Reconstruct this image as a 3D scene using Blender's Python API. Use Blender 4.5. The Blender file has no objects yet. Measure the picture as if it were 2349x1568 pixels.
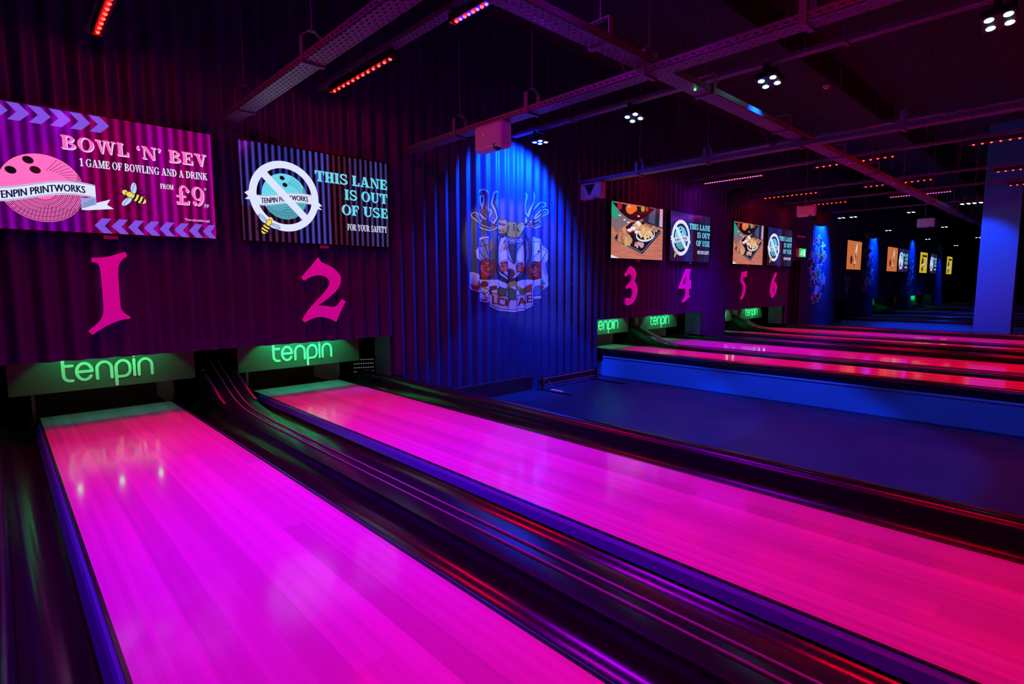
import bpy, bmesh, math, random
from mathutils import Vector, Matrix
random.seed(7)
SC = bpy.context.scene
COL = SC.collection
PI = math.pi

# ------------------------------------------------------------------ camera
FPX, YAW, PITCH, ROLL = 1257.42283, 0.753943652, 0.105398792, -0.00450332312
def make_camera():
    cy, sy = math.cos(YAW), math.sin(YAW)
    fw = Vector((sy*math.cos(PITCH), cy*math.cos(PITCH), -math.sin(PITCH)))
    r = Vector((cy, -sy, 0)); u = r.cross(fw)
    r2 = r*math.cos(ROLL)+u*math.sin(ROLL); u2 = r2.cross(fw)
    m = Matrix((r2, u2, -fw)).transposed().to_4x4()
    m.translation = Vector((0, 0, 1.2))
    cd = bpy.data.cameras.new('camera'); cd.sensor_fit = 'HORIZONTAL'; cd.sensor_width = 36
    cd.lens = 36*FPX/2349; cd.clip_start = 0.05; cd.clip_end = 200
    co = bpy.data.objects.new('camera', cd); co.matrix_world = m
    COL.objects.link(co); SC.camera = co
make_camera()

# ------------------------------------------------------------------ world, colour management
w = bpy.data.worlds.new('world'); SC.world = w; w.use_nodes = True
w.node_tree.nodes['Background'].inputs[0].default_value = (0.02, 0.004, 0.10, 1)  # faint blue-violet ambient light, added
w.node_tree.nodes['Background'].inputs[1].default_value = 0.02
SC.view_settings.view_transform = 'Standard'; SC.view_settings.look = 'None'
SC.view_settings.gamma = 1; SC.view_settings.use_curve_mapping = False
SC.view_settings.exposure = 0.0
SC.cycles.sample_clamp_indirect = 6.0
SC.cycles.max_bounces = 8; SC.cycles.transparent_max_bounces = 12

# light levels of the venue's own lamps (used by the lamp builders below)
RED_LED = (1.0, 0.003, 0.002); BLUE_LED = (0.005, 0.0025, 1.0)      # what the small LED lenses show
RED_BEAM = (1.0, 0.0, 0.03); BLUE_BEAM = (0.05, 0.0, 1.0)      # what the bars throw downwards
RED_STRENGTH = 105; BLUE_STRENGTH = 160
RED_POWER = 18; BLUE_POWER = 37
PAR_COL = (0.0, 0.042, 1.0)
GREEN = (0.0, 1.0, 0.25)

# ------------------------------------------------------------------ helpers
def mat(name, col=(0.5, 0.5, 0.5), rough=0.5, metal=0.0, spec=0.5, emit=None, es=1.0, coat=0.0):
    m = bpy.data.materials.new(name); m.use_nodes = True
    b = m.node_tree.nodes['Principled BSDF']
    b.inputs['Base Color'].default_value = (*col, 1); b.inputs['Roughness'].default_value = rough
    b.inputs['Metallic'].default_value = metal; b.inputs['Specular IOR Level'].default_value = spec
    b.inputs['Coat Weight'].default_value = coat; b.inputs['Coat Roughness'].default_value = 0.04
    if emit:
        b.inputs['Emission Color'].default_value = (*emit, 1); b.inputs['Emission Strength'].default_value = es
    return m
class G:                                     # small node-graph helper
    def __init__(s, m): s.t = m.node_tree; s.b = s.t.nodes['Principled BSDF']
    def n(s, typ, **kw):
        x = s.t.nodes.new(typ)
        for k, v in kw.items(): setattr(x, k, v)
        return x
    def l(s, a, b): s.t.links.new(a, b)
    def val(s, x, sock):
        if hasattr(x, 'links'): s.l(x, sock)
        else: sock.default_value = x
    def m(s, op, a, b=0.0, c=None):
        x = s.n('ShaderNodeMath', operation=op); s.val(a, x.inputs[0]); s.val(b, x.inputs[1])
        if c is not None: s.val(c, x.inputs[2])
        return x.outputs[0]
    def mix(s, f, a, b, bt='MIX'):
        x = s.n('ShaderNodeMix', data_type='RGBA', blend_type=bt); s.val(f, x.inputs[0])
        for v, k in ((a, 6), (b, 7)):
            if hasattr(v, 'links'): s.l(v, x.inputs[k])
            else: x.inputs[k].default_value = (*v, 1)
        return x.outputs[2]
    def obj(s):
        c = s.n('ShaderNodeTexCoord'); p = s.n('ShaderNodeSeparateXYZ'); s.l(c.outputs['Object'], p.inputs[0])
        return c.outputs['Object'], p.outputs
    def noise(s, scale, vec=None, detail=2.0, dim='3D', w=None):
        x = s.n('ShaderNodeTexNoise', noise_dimensions=dim); x.inputs['Scale'].default_value = scale
        x.inputs['Detail'].default_value = detail
        if vec is not None: s.l(vec, x.inputs['Vector'])
        if w is not None: s.l(w, x.inputs['W'])
        return x.outputs['Fac']
    def ramp(s, f, stops, interp='LINEAR'):
        x = s.n('ShaderNodeValToRGB'); x.color_ramp.interpolation = interp; s.l(f, x.inputs[0])
        e = x.color_ramp.elements
        while len(e) < len(stops): e.new(0.5)
        for i, (p, c) in enumerate(stops): e[i].position = p; e[i].color = (*c, 1)
        return x.outputs[0]
    def bump(s, h, strength=0.2, dist=0.01):
        x = s.n('ShaderNodeBump'); x.inputs['Strength'].default_value = strength; x.inputs['Distance'].default_value = dist
        s.l(h, x.inputs['Height']); s.l(x.outputs[0], s.b.inputs['Normal'])

class MB:                                    # collects faces, links them as ONE mesh object
    def __init__(s): s.v = []; s.f = []; s.mi = []
    def poly(s, pts, mi=0):
        i = len(s.v); s.v += [tuple(p) for p in pts]; s.f.append(tuple(range(i, i+len(pts)))); s.mi.append(mi); return s
    def box(s, x0, x1, y0, y1, z0, z1, mi=0):
        i = len(s.v)
        s.v += [(x, y, z) for z in (z0, z1) for y in (y0, y1) for x in (x0, x1)]
        for q in ((0, 2, 3, 1), (4, 5, 7, 6), (0, 1, 5, 4), (2, 6, 7, 3), (0, 4, 6, 2), (1, 3, 7, 5)):
            s.f.append(tuple(i+k for k in q)); s.mi.append(mi)
        return s
    def tube(s, p0, p1, r, n=8, mi=0, r1=None):
        p0, p1 = Vector(p0), Vector(p1); d = (p1-p0).normalized()
        a = d.orthogonal().normalized(); b = d.cross(a); i = len(s.v); r1 = r if r1 is None else r1
        for p, rr in ((p0, r), (p1, r1)):
            for k in range(n):
                t = 2*PI*k/n; s.v.append(tuple(p+(a*math.cos(t)+b*math.sin(t))*rr))
        for k in range(n):
            s.f.append((i+k, i+(k+1) % n, i+n+(k+1) % n, i+n+k)); s.mi.append(mi)
        s.f.append(tuple(range(i+n-1, i-1, -1))); s.f.append(tuple(range(i+n, i+2*n))); s.mi += [mi, mi]
        return s
    def path(s, pts, r, n=8, mi=0):
        for a, b in zip(pts, pts[1:]): s.tube(a, b, r, n, mi)
        return s
    def sweep_y(s, prof, ys, mi=0, closed=False, dz=None):   # profile of (x, z) swept along y
        i = len(s.v); n = len(prof)
        for y in ys:
            for (x, z) in prof: s.v.append((x, y, z+(dz(x, y) if dz else 0)))
        for j in range(len(ys)-1):
            for k in range(n if closed else n-1):
                a = i+j*n+k; b = i+j*n+(k+1) % n
                s.f.append((a, b, b+n, a+n)); s.mi.append(mi)
        if closed:
            s.f.append(tuple(range(i, i+n))); s.f.append(tuple(range(i+len(ys)*n-1, i+(len(ys)-1)*n-1, -1))); s.mi += [mi, mi]
        return s
    def lathe(s, c, prof, n=20, mi=0):       # profile of (r, z) about the vertical through c
        i = len(s.v); c = Vector(c); m = len(prof)
        for (r, z) in prof:
            for k in range(n):
                t = 2*PI*k/n; s.v.append((c.x+r*math.cos(t), c.y+r*math.sin(t), c.z+z))
        for j in range(m-1):
            for k in range(n):
                s.f.append((i+j*n+k, i+j*n+(k+1) % n, i+(j+1)*n+(k+1) % n, i+(j+1)*n+k)); s.mi.append(mi)
        return s
    def build(s, name, mats, parent=None, smooth=False, bevel=0.0, fix=True):
        if not isinstance(mats, (list, tuple)): mats = [mats]
        off = Vector(parent.location) if parent is not None else Vector((0, 0, 0))
        p = parent
        while p is not None and p.parent is not None: p = p.parent; off += Vector(p.location)
        me = bpy.data.meshes.new(name)
        me.from_pydata([(x-off.x, y-off.y, z-off.z) for x, y, z in s.v], [], s.f)
        for mm in mats: me.materials.append(mm)
        me.polygons.foreach_set('material_index', s.mi)
        if fix:
            b = bmesh.new(); b.from_mesh(me); bmesh.ops.recalc_face_normals(b, faces=b.faces); b.to_mesh(me); b.free()
        if smooth: me.polygons.foreach_set('use_smooth', [True]*len(me.polygons))
        o = bpy.data.objects.new(name, me); COL.objects.link(o)
        if parent is not None: o.parent = parent
        if bevel:
            md = o.modifiers.new('bevel', 'BEVEL'); md.width = bevel; md.segments = 3; md.limit_method = 'ANGLE'
        if smooth:
            try: me.set_sharp_from_angle(angle=math.radians(40))
            except Exception: pass
        return o
def tag(o, label=None, cat=None, group=None, kind=None):
    if label: o['label'] = label
    if cat: o['category'] = cat
    if group: o['group'] = group
    if kind: o['kind'] = kind
    return o
def thing(name, loc, label, cat, group=None):
    o = bpy.data.objects.new(name, None); o.location = loc; o.empty_display_size = 0.1
    COL.objects.link(o); return tag(o, label, cat, group)
def kids(o): return [c for c in o.children]
def copy_tree(o, parent=None):
    c = o.copy(); COL.objects.link(c)
    if parent is not None: c.parent = parent
    for ch in kids(o): copy_tree(ch, c)
    return c
def clone(o, loc, label=None, group=None, rot=None):
    c = copy_tree(o); c.location = loc
    if rot is not None: c.rotation_euler = rot
    return tag(c, label, None, group)
def struct(o, label=None, cat='wall'):
    tag(o, label, cat, None, 'structure'); return o

# ------------------------------------------------------------------ flat artwork: 2D polygons in layers
class Art:
    def __init__(s, mats): s.p = []; s.mats = mats; s.names = list(mats)
    def poly(s, pts, m, lay=1): s.p.append(([tuple(q) for q in pts], s.names.index(m), lay))
    def polys(s, pl, m, lay=1):
        for q in pl: s.poly(q, m, lay)
    def rect(s, x0, y0, x1, y1, m, lay=1): s.poly([(x0, y0), (x1, y0), (x1, y1), (x0, y1)], m, lay)
    def ell(s, cx, cy, rx, ry, m, lay=1, rot=0, n=28):
        c, d = math.cos(rot), math.sin(rot)
        s.poly([(cx+rx*math.cos(t)*c-ry*math.sin(t)*d, cy+rx*math.cos(t)*d+ry*math.sin(t)*c) for t in [2*PI*k/n for k in range(n)]], m, lay)
    def ring(s, cx, cy, r0, r1, m, lay=1, a0=0, a1=360, n=48): s.polys(arcband(cx, cy, r1, r1, r1-r0, r1-r0, a0, a1, n), m, lay)
    def line(s, pts, wd, m, lay=1, caps=False): s.polys(stroke(pts, wd, caps), m, lay)
    def text(s, txt, x, y, h, m, lay=1, xs=1.0, right=None, width=None, track=0.06):
        pl, wd = serif_text(txt, track)
        if width: xs = width/(wd*h)
        if right is not None: x = right-wd*h*xs
        s.polys([[(x+a*h*xs, y+b*h) for a, b in q] for q in pl], m, lay)
    def build(s, name, fn, parent=None, step=0.0006):
        mb = MB()
        for pts, mi, lay in s.p: mb.poly([fn(u, v, lay*step) for u, v in pts], mi)
        return mb.build(name, [s.mats[k] for k in s.names], parent, fix=False)
def arcband(cx, cy, rx, ry, tx, ty, a0, a1, n=20):
    out = []; pr = None
    for k in range(n+1):
        t = math.radians(a0+(a1-a0)*k/n); c, d = math.cos(t), math.sin(t)
        q = ((cx+rx*c, cy+ry*d), (cx+(rx-tx)*c, cy+(ry-ty)*d))
        if pr: out.append([pr[0], q[0], q[1], pr[1]])
        pr = q
    return out
def disc(cx, cy, r, n=12): return [(cx+r*math.cos(2*PI*k/n), cy+r*math.sin(2*PI*k/n)) for k in range(n)]
def stroke(pts, wd, caps=True):
    out = []; h = wd/2
    for (x0, y0), (x1, y1) in zip(pts, pts[1:]):
        d = math.hypot(x1-x0, y1-y0) or 1e-9; nx, ny = -(y1-y0)/d*h, (x1-x0)/d*h
        out.append([(x0+nx, y0+ny), (x0-nx, y0-ny), (x1-nx, y1-ny), (x1+nx, y1+ny)])
    ins = pts if caps else pts[1:-1]
    return out+[disc(x, y, h, 10) for x, y in ins]
def arcpts(cx, cy, rx, ry, a0, a1, n=12): return [(cx+rx*math.cos(math.radians(a0+(a1-a0)*k/n)), cy+ry*math.sin(math.radians(a0+(a1-a0)*k/n))) for k in range(n+1)]
# bold slab-serif capitals, cap height 1
def rc(x0, y0, x1, y1): return [(x0, y0), (x1, y0), (x1, y1), (x0, y1)]
T_, t_, s_, o_ = 0.24, 0.095, 0.1, 0.075
def glyph(c):
    T, t, s, o = T_, t_, s_, o_
    stem = [rc(o, 0, o+T, 1), rc(0, 0, 2*o+T, s), rc(0, 1-s, 2*o+T, 1)]
    if c == ' ': return [], 0.3
    if c == 'I': return stem, 2*o+T
    if c == 'H':
        d = 0.45; return stem+[[(x+d, y) for x, y in q] for q in stem]+[rc(o+T, .45, o+d, .45+s)], 2*o+T+d
    if c == 'L': return stem+[rc(0, 0, .7, s), [(.7, 0), (.7, .34), (.63, .34), (.55, 0)]], .72
    if c == 'T': return [rc(.31, 0, .31+T, 1), rc(.21, 0, .62, s), rc(0, 1-s, .83, 1), [(0, 1), (0, .66), (.07, .66), (.15, 1)], [(.83, 1), (.83, .66), (.76, .66), (.68, 1)]], .83
    if c in 'EF':
        g = stem+[rc(0, 1-s, .7, 1), rc(o+T, .46, .52, .46+s), rc(.47, .34, .53, .66), [(.7, 1), (.7, .68), (.63, .68), (.55, 1)]]
        if c == 'E': g += [rc(0, 0, .74, s), [(.74, 0), (.74, .34), (.67, .34), (.59, 0)]]
        return g, .76 if c == 'E' else .72
    if c == 'A': return [[(.36, 1), (.58, 1), (.88, 0), (.63, 0)], [(.36, 1), (.45, 1), (.2, 0), (.11, 0)], rc(.2, .27, .72, .36), rc(0, 0, .33, s), rc(.52, 0, .98, s)], .98
    if c == 'V': return [[(.09, 1), (.34, 1), (.58, 0), (.42, 0)], [(.68, 1), (.77, 1), (.56, 0), (.46, 0)], rc(0, 1-s, .43, 1), rc(.57, 1-s, .88, 1)], .88
    if c == 'W':
        v, _ = glyph('V'); return [[(x*.78+d, y) for x, y in q] for d in (0, .5) for q in v], 1.2
    if c == 'N': return [rc(.09, 0, .17, 1), rc(.73, 0, .81, 1), [(.05, 1), (.3, 1), (.81, 0), (.62, 0)], rc(0, 0, .29, s), rc(.6, 1-s, .92, 1), rc(0, 1-s, .25, 1)], .92
    if c == 'M': return [rc(.09, 0, .17, 1), rc(.78, 0, .78+T, 1), [(.06, 1), (.3, 1), (.56, .12), (.42, 0)], [(.78, 1), (.88, 1), (.54, 0), (.45, 0)], rc(0, 0, .29, s), rc(.68, 0, 1.08, s), rc(0, 1-s, .26, 1), rc(.8, 1-s, 1.08, 1)], 1.08
    if c == 'K': return stem+[[(.26, .4), (.26, .52), (.66, 1), (.76, 1)], [(.36, .55), (.5, .72), (.9, 0), (.63, 0)], rc(.52, 1-s, .9, 1), rc(.54, 0, .97, s)], .97
    if c == 'B': return stem+[rc(.2, 1-s, .42, 1), rc(.2, .47, .42, .47+s), rc(.2, 0, .42, s)]+arcband(.4, .76, .33, .24, .2, s, -90, 90, 14)+arcband(.42, .26, .38, .26, .21, s, -90, 90, 14), .82
    if c == 'D': return stem+[rc(.2, 1-s, .36, 1), rc(.2, 0, .36, s)]+arcband(.35, .5, .52, .5, .22, s, -90, 90, 20), .9
    if c in 'PR':
        g = stem+[rc(.2, 1-s, .42, 1), rc(.2, .42, .42, .42+s)]+arcband(.41, .71, .36, .29, .2, s, -90, 90, 16)
        if c == 'R': g += [[(.4, .47), (.6, .47), (.9, 0), (.68, 0)], rc(.62, 0, .95, s)]
        return g, .8 if c == 'P' else .95
    if c == 'O': return arcband(.46, .5, .46, .52, .22, .075, 0, 360, 36), .92
    if c == 'C': return arcband(.46, .5, .46, .52, .22, .075, 38, 325, 30)+[rc(.76, .66, .83, 1)], .86
    if c == 'G': return arcband(.46, .5, .46, .52, .22, .075, 38, 320, 30)+[rc(.76, .66, .83, 1), rc(.64, .04, .84, .44), rc(.53, .36, .94, .36+s)], .95
    if c == 'S': return arcband(.38, .745, .34, .275, .16, .1, 25, 275, 20)+arcband(.39, .265, .37, .285, .17, .1, 95, -155, 20)+[[(.1, .66), (.28, .6), (.72, .36), (.6, .3), (.3, .44)], rc(.63, .66, .69, 1), rc(.05, 0, .11, .34)], .78
    if c == 'U': return [rc(.09, .3, .09+T, 1), rc(.7, .3, .78, 1), rc(0, 1-s, .4, 1), rc(.6, 1-s, .9, 1)]+arcband(.435, .32, .345, .34, .2, .1, 180, 290, 14)+arcband(.435, .32, .345, .34, .09, .1, 285, 360, 8), .9
    if c == 'Y': return [[(.07, 1), (.32, 1), (.58, .42), (.37, .42)], [(.7, 1), (.79, 1), (.58, .42), (.5, .42)], rc(.37, 0, .58, .46), rc(.26, 0, .69, s), rc(0, 1-s, .42, 1), rc(.6, 1-s, .9, 1)], .9
    if c == '1': return [rc(.19, 0, .19+T, 1), rc(.05, 0, .54, s), [(.19, 1), (.19, .82), (.02, .74), (.02, .83)]], .58
    if c == '9': return arcband(.38, .66, .38, .36, .2, .07, 0, 360, 28)+arcband(.3, .56, .46, .58, .2, .08, -85, 8, 14)+[disc(.17, .12, .12)], .8
    if c == '#': return arcband(.52, .72, .28, .3, .13, .07, 5, 180, 16)+[rc(.24, .08, .44, .74), rc(.06, .4, .62, .48), [(.06, 0), (.8, 0), (.86, .22), (.78, .22), (.7, .13), (.06, .15)], disc(.74, .76, .11)], .92
    if c == '`': return [disc(.11, .74, .1), [(.02, .76), (.1, .98), (.19, 1.0), (.12, .8)]], .27
    if c == "'": return [disc(.12, .9, .1), [(.21, .88), (.13, .66), (.04, .64), (.11, .84)]], .27
    return [rc(0, 0, .4, 1)], .45
def serif_text(txt, track=0.06):
    x = 0; out = []
    for c in txt:
        g, wd = glyph(c); out += [[(a+x, b) for a, b in q] for q in g]; x += wd+track
    return out, x-track
def sans_text(txt, size=1.0):                # Blender's built-in font, as flat polygons; returns (polys, width)
    cu = bpy.data.curves.new('lettering', 'FONT'); cu.body = txt; cu.size = size; cu.resolution_u = 3
    o = bpy.data.objects.new('lettering', cu); COL.objects.link(o); bpy.context.view_layer.update()
    dg = bpy.context.evaluated_depsgraph_get(); me = o.evaluated_get(dg).to_mesh()
    pl = [[(me.vertices[i].co.x, me.vertices[i].co.y) for i in p.vertices] for p in me.polygons]
    o.evaluated_get(dg).to_mesh_clear(); bpy.data.objects.remove(o); bpy.data.curves.remove(cu)
    wd = max([a for q in pl for a, b in q] or [0]); return pl, wd

# ------------------------------------------------------------------ materials
def black_plastic(name, rough, col=(0.012, 0.012, 0.014)):
    m = mat(name, col, rough, spec=0.7); g = G(m); c, p = g.obj()
    mp = g.n('ShaderNodeMapping'); mp.inputs['Scale'].default_value = (60, 1.2, 60); g.l(c, mp.inputs[0])
    f = g.noise(1.0, mp.outputs[0], 4.0)
    g.l(g.m('ADD', rough-0.015, g.m('MULTIPLY', f, 0.03)), g.b.inputs['Roughness'])
    return m
M = {}
M['gutter'] = black_plastic('gutter_plastic', 0.2)
M['cap'] = black_plastic('capping_plastic', 0.22, (0.009, 0.007, 0.02))
M['rail'] = mat('rail_plastic', (0.25, 0.25, 0.27), 0.25, spec=0.6)
M['black'] = mat('matt_black', (0.006, 0.006, 0.007), 0.7)
M['dark'] = mat('dark_paint', (0.02, 0.02, 0.024), 0.55)
M['ceil'] = mat('ceiling_black', (0.02, 0.018, 0.022), 0.9)
M['housing'] = mat('lamp_housing', (0.02, 0.02, 0.022), 0.4)
M['white_plastic'] = mat('white_plastic', (0.78, 0.78, 0.78), 0.4)
M['lens'] = mat('dark_glass', (0.01, 0.01, 0.012), 0.05, spec=0.8)
M['galv'] = mat('galvanised_steel', (0.2, 0.18, 0.24), 0.45, metal=0.3)
M['pit'] = mat('pit_cushion', (0.09, 0.055, 0.04), 0.8)
M['board'] = mat('sweep_board_grey', (0.11, 0.10, 0.105), 0.5)
M['letter'] = mat('sweep_letter_white', (0.9, 0.9, 0.9), 0.4)
M['kick'] = mat('kickback_panel', (0.42, 0.38, 0.34), 0.55)
M['cab'] = mat('cabinet_grey', (0.06, 0.055, 0.06), 0.5)
M['strip'] = mat('edge_strip_purple', (0.22, 0.1, 0.2), 0.4)
M['number'] = mat('number_acrylic', (0.5, 0.3, 0.5), 0.4, emit=(0.8, 0.0, 0.5), es=0.34)  # fluorescent glow under black light, put in as emission
M['number_off'] = mat('number_acrylic_unlit', (0.35, 0.4, 0.55), 0.4)
M['plinth'] = mat('plinth_paint', (0.1, 0.66, 0.74), 0.5)
M['pillar'] = mat('pillar_paint', (0.03, 0.72, 0.78), 0.5)
M['ledge'] = mat('gutter_ledge_blue', (0.06, 0.03, 0.42), 0.35)
M['bezel'] = mat('screen_bezel', (0.012, 0.012, 0.014), 0.25)
M['red_led'] = mat('red_led_lens', (0.2, 0, 0), 0.3, emit=RED_LED, es=RED_STRENGTH)
M['blue_led'] = mat('blue_led_lens', (0, 0, 0.2), 0.3, emit=BLUE_LED, es=BLUE_STRENGTH)
M['par_lens'] = mat('par_lens', (0.3, 0.5, 0.9), 0.2, emit=(0.25, 0.75, 1.0), es=14)
M['green_tube'] = mat('green_tube', (0, 0.2, 0.05), 0.3, emit=GREEN, es=20)
M['dot_white'] = mat('indicator_white', (0.5, 0.5, 0.5), 0.4, emit=(0.8, 0.75, 0.8), es=0.35)
M['dot_green'] = mat('indicator_green', (0, 0.3, 0), 0.4, emit=(0.05, 1, 0.1), es=6)
M['white_tie'] = mat('white_sleeve', (0.8, 0.8, 0.8), 0.5)
def wall_mat():
    m = mat('corrugated_steel_paint', (0.2, 0.2, 0.22), 0.42); g = G(m); c, p = g.obj()
    f = g.noise(3.0, c, 5.0); g.l(g.mix(f, (0.028, 0.05, 0.11), (0.046, 0.08, 0.17)), g.b.inputs['Base Color'])
    g.l(g.m('ADD', 0.34, g.m('MULTIPLY', f, 0.2)), g.b.inputs['Roughness']); return m
M['wall'] = wall_mat()
def lane_mat():
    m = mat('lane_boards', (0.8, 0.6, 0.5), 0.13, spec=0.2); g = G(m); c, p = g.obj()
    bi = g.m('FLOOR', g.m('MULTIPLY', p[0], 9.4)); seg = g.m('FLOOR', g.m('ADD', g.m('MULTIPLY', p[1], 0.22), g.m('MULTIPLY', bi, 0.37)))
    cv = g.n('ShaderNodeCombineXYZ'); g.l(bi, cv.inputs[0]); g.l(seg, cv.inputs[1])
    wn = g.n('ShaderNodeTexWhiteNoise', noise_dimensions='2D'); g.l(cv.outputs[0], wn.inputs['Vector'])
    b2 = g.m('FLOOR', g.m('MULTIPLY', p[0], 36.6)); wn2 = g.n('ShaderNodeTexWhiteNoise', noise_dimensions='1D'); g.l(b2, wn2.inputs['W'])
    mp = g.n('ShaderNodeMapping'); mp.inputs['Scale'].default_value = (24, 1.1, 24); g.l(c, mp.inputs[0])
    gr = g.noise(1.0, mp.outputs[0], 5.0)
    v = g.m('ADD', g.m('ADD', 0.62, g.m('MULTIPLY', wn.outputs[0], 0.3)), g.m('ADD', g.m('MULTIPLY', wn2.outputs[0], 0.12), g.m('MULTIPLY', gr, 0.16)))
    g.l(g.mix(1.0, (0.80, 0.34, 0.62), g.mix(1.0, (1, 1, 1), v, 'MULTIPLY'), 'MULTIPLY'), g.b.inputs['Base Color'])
    sp = g.noise(2.2, c, 3.0); g.l(g.m('ADD', 0.075, g.m('MULTIPLY', sp, 0.07)), g.b.inputs['Roughness'])
    return m
M['lane'] = lane_mat()
def floor_mat():
    m = mat('walkway_vinyl', (0.12, 0.12, 0.13), 0.34, spec=0.14); g = G(m); c, p = g.obj()
    f = g.noise(1.3, c, 6.0); sc = g.n('ShaderNodeTexNoise'); sc.inputs['Scale'].default_value = 9; sc.inputs['Detail'].default_value = 8; g.l(c, sc.inputs['Vector'])
    scr = g.m('GREATER_THAN', sc.outputs['Fac'], 0.68)
    g.l(g.mix(g.m('MULTIPLY', scr, 0.35), g.ramp(f, [(0.3, (0.006, 0.04, 0.055)), (0.7, (0.01, 0.06, 0.085))]), (0.03, 0.1, 0.16)), g.b.inputs['Base Color'])
    g.l(g.m('ADD', 0.26, g.m('MULTIPLY', f, 0.22)), g.b.inputs['Roughness']); return m
M['floor'] = floor_mat()
def perforated(name, ax, along=1):
    # rows of punched slots: real see-through holes in the sheet
    m = mat(name, (0.2, 0.18, 0.25), 0.45, metal=0.3); g = G(m); c, p = g.obj()
    row = g.m('MULTIPLY', g.m('ADD', p[ax], 2.0), 1/0.03)
    off = g.m('MULTIPLY', g.m('FLOOR', row), 0.5)
    fy = g.m('FRACT', g.m('ADD', g.m('MULTIPLY', p[along], 1/0.06), off)); fx = g.m('FRACT', row)
    h = g.m('MULTIPLY', g.m('MULTIPLY', g.m('GREATER_THAN', fy, 0.3), g.m('LESS_THAN', fy, 0.75)), g.m('MULTIPLY', g.m('GREATER_THAN', fx, 0.28), g.m('LESS_THAN', fx, 0.62)))
    tr = g.n('ShaderNodeBsdfTransparent'); mx = g.n('ShaderNodeMixShader'); out = g.t.nodes['Material Output']
    g.l(h, mx.inputs[0]); g.l(g.b.outputs[0], mx.inputs[1]); g.l(tr.outputs[0], mx.inputs[2]); g.l(mx.outputs[0], out.inputs[0])
    return m
M['perf_base'] = perforated('perforated_tray_base', 0); M['perf_side'] = perforated('perforated_tray_side', 2)

# ------------------------------------------------------------------ large structure
YM, AMP, PCH, RX = 5.75, 0.030, 0.172, 3.553
def wy(x): return YM-AMP*math.cos(2*PI*(x-RX)/PCH)
CEIL = 4.7; ZM = 0.589; FZ = -0.36
OPEN = [(-0.25, 3.435), (7.40, 11.0), (12.0, 15.45), (19.62, 22.0), (23.97, 29.2), (29.85, 34.9), (37.3, 39.6)]
def corr(mb, x0, x1, z0, z1):
    per = 12 if x0 < 17 else 6
    k0 = math.floor(x0/(PCH/per))+1; xs = [x0]+[k*PCH/per for k in range(k0, int(x1/(PCH/per))+1) if x0 < k*PCH/per < x1]+[x1]
    i = len(mb.v)
    for x in xs: mb.v += [(x, wy(x), z0), (x, wy(x), z1)]
    for k in range(len(xs)-1):
        a = i+2*k; mb.f.append((a, a+2, a+3, a+1)); mb.mi.append(0)
mb = MB()
for a, b, z in ((-1.6, 15.6, ZM), (15.6, 16.5, 1.8), (16.5, 46, ZM)): corr(mb, a, b, z, CEIL)
low = [-1.6]+[e for o in OPEN[:3] for e in o]+[15.6, 16.5]+[e for o in OPEN[3:] for e in o]+[46]
NOTCH = [(3.435, 3.56), (11.0, 11.25), (15.45, 15.6)]          # the sheet stops above the gutter capping here
for a, b in zip(low[::2], low[1::2]):
    nt = [q for q in NOTCH if q[0] == a]
    if nt: corr(mb, a, min(b, nt[0][1]), ZM if b == 15.6 else .1, ZM) if b != 15.6 else corr(mb, a, b, .1, ZM)
    if not nt: corr(mb, a, b, FZ, ZM)
    elif nt[0][1] < b: corr(mb, nt[0][1], b, FZ, ZM)
wall = mb.build('wall_back', M['wall'], smooth=True)
struct(wall, 'dark corrugated metal wall behind all the lanes, ribs running upright')
sb = MB()
for k in range(-4, 90):
    x = RX+PCH*3*k+0.02
    if not -1.5 < x < 20: continue
    for z in (-0.15, 0.3, 0.75, 1.2, 1.65, 2.1, 2.55):
        if z < ZM and any(a-.03 < x < b+.03 for a, b in OPEN): continue
        if 15.5 < x < 16.6: continue
        sb.lathe((x, wy(x)-0.004, z+0.006*math.sin(k*7+z*9)), [(0.0, 0.006), (0.006, 0.006), (0.008, 0.0), (0.006, -0.006), (0, -0.006)], 6)
tag(sb.build('screw_heads', M['galv'], wall), kind='stuff')
struct(MB().box(-1.6, 46, -9, 9, FZ-0.1, FZ).build('floor', M['floor']), 'dark vinyl walkway floor between the lane platforms', 'floor')
cb = MB().box(-1.6, 46, -9, 9, CEIL, CEIL+0.1)
struct(cb.build('ceiling', M['ceil']), 'black painted ceiling high above the cable trays', 'ceiling')
struct(MB().box(-1.7, -1.6, -9, 9, FZ, CEIL).build('wall_left', M['black']), 'black side wall left of the first lane')
struct(MB().box(46, 46.1, -9, 9, FZ, CEIL).build('wall_right', M['black']), 'black side wall at the far end of the alley')
struct(MB().box(-1.6, 46, -9.1, -9, FZ, CEIL).build('wall_front', M['black']), 'black wall behind the bowlers')
struct(MB().box(-1.6, 46, 8.6, 8.7, FZ, CEIL).build('wall_machine', M['black']), 'black wall behind the pinsetters')
jn = 0
for i, (a, b) in enumerate(OPEN):
    for x in (a-0.02, b-0.02):
        jn += 1
        struct(MB().box(x, x+0.04, 5.785, 6.15, .1 if any(abs(x+.02-q[0]) < .01 for q in NOTCH) else FZ, ZM).build(f'trim_{jn}', M['wall']), 'upright metal edge closing the side of a pin deck opening', 'trim')
jn += 1
struct(MB().box(3.56, 5.72, 5.655, 5.715, FZ, FZ+0.2).build(f'trim_{jn}', M['dark'], bevel=0.004), 'dark skirting board under the blue lit mural wall', 'trim')
# ceiling ducts
for i, (y, wd) in enumerate(((3.1, 0.7), (0.6, 0.6))):
    tag(MB().box(4.0, 40, y, y+wd, CEIL-0.38, CEIL-0.001).build('ceiling_duct', M['ceil'], bevel=0.02),
        ('long black duct under the ceiling, nearer the screen wall', 'long black duct under the ceiling, farther from the screen wall')[i], 'duct')
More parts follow.
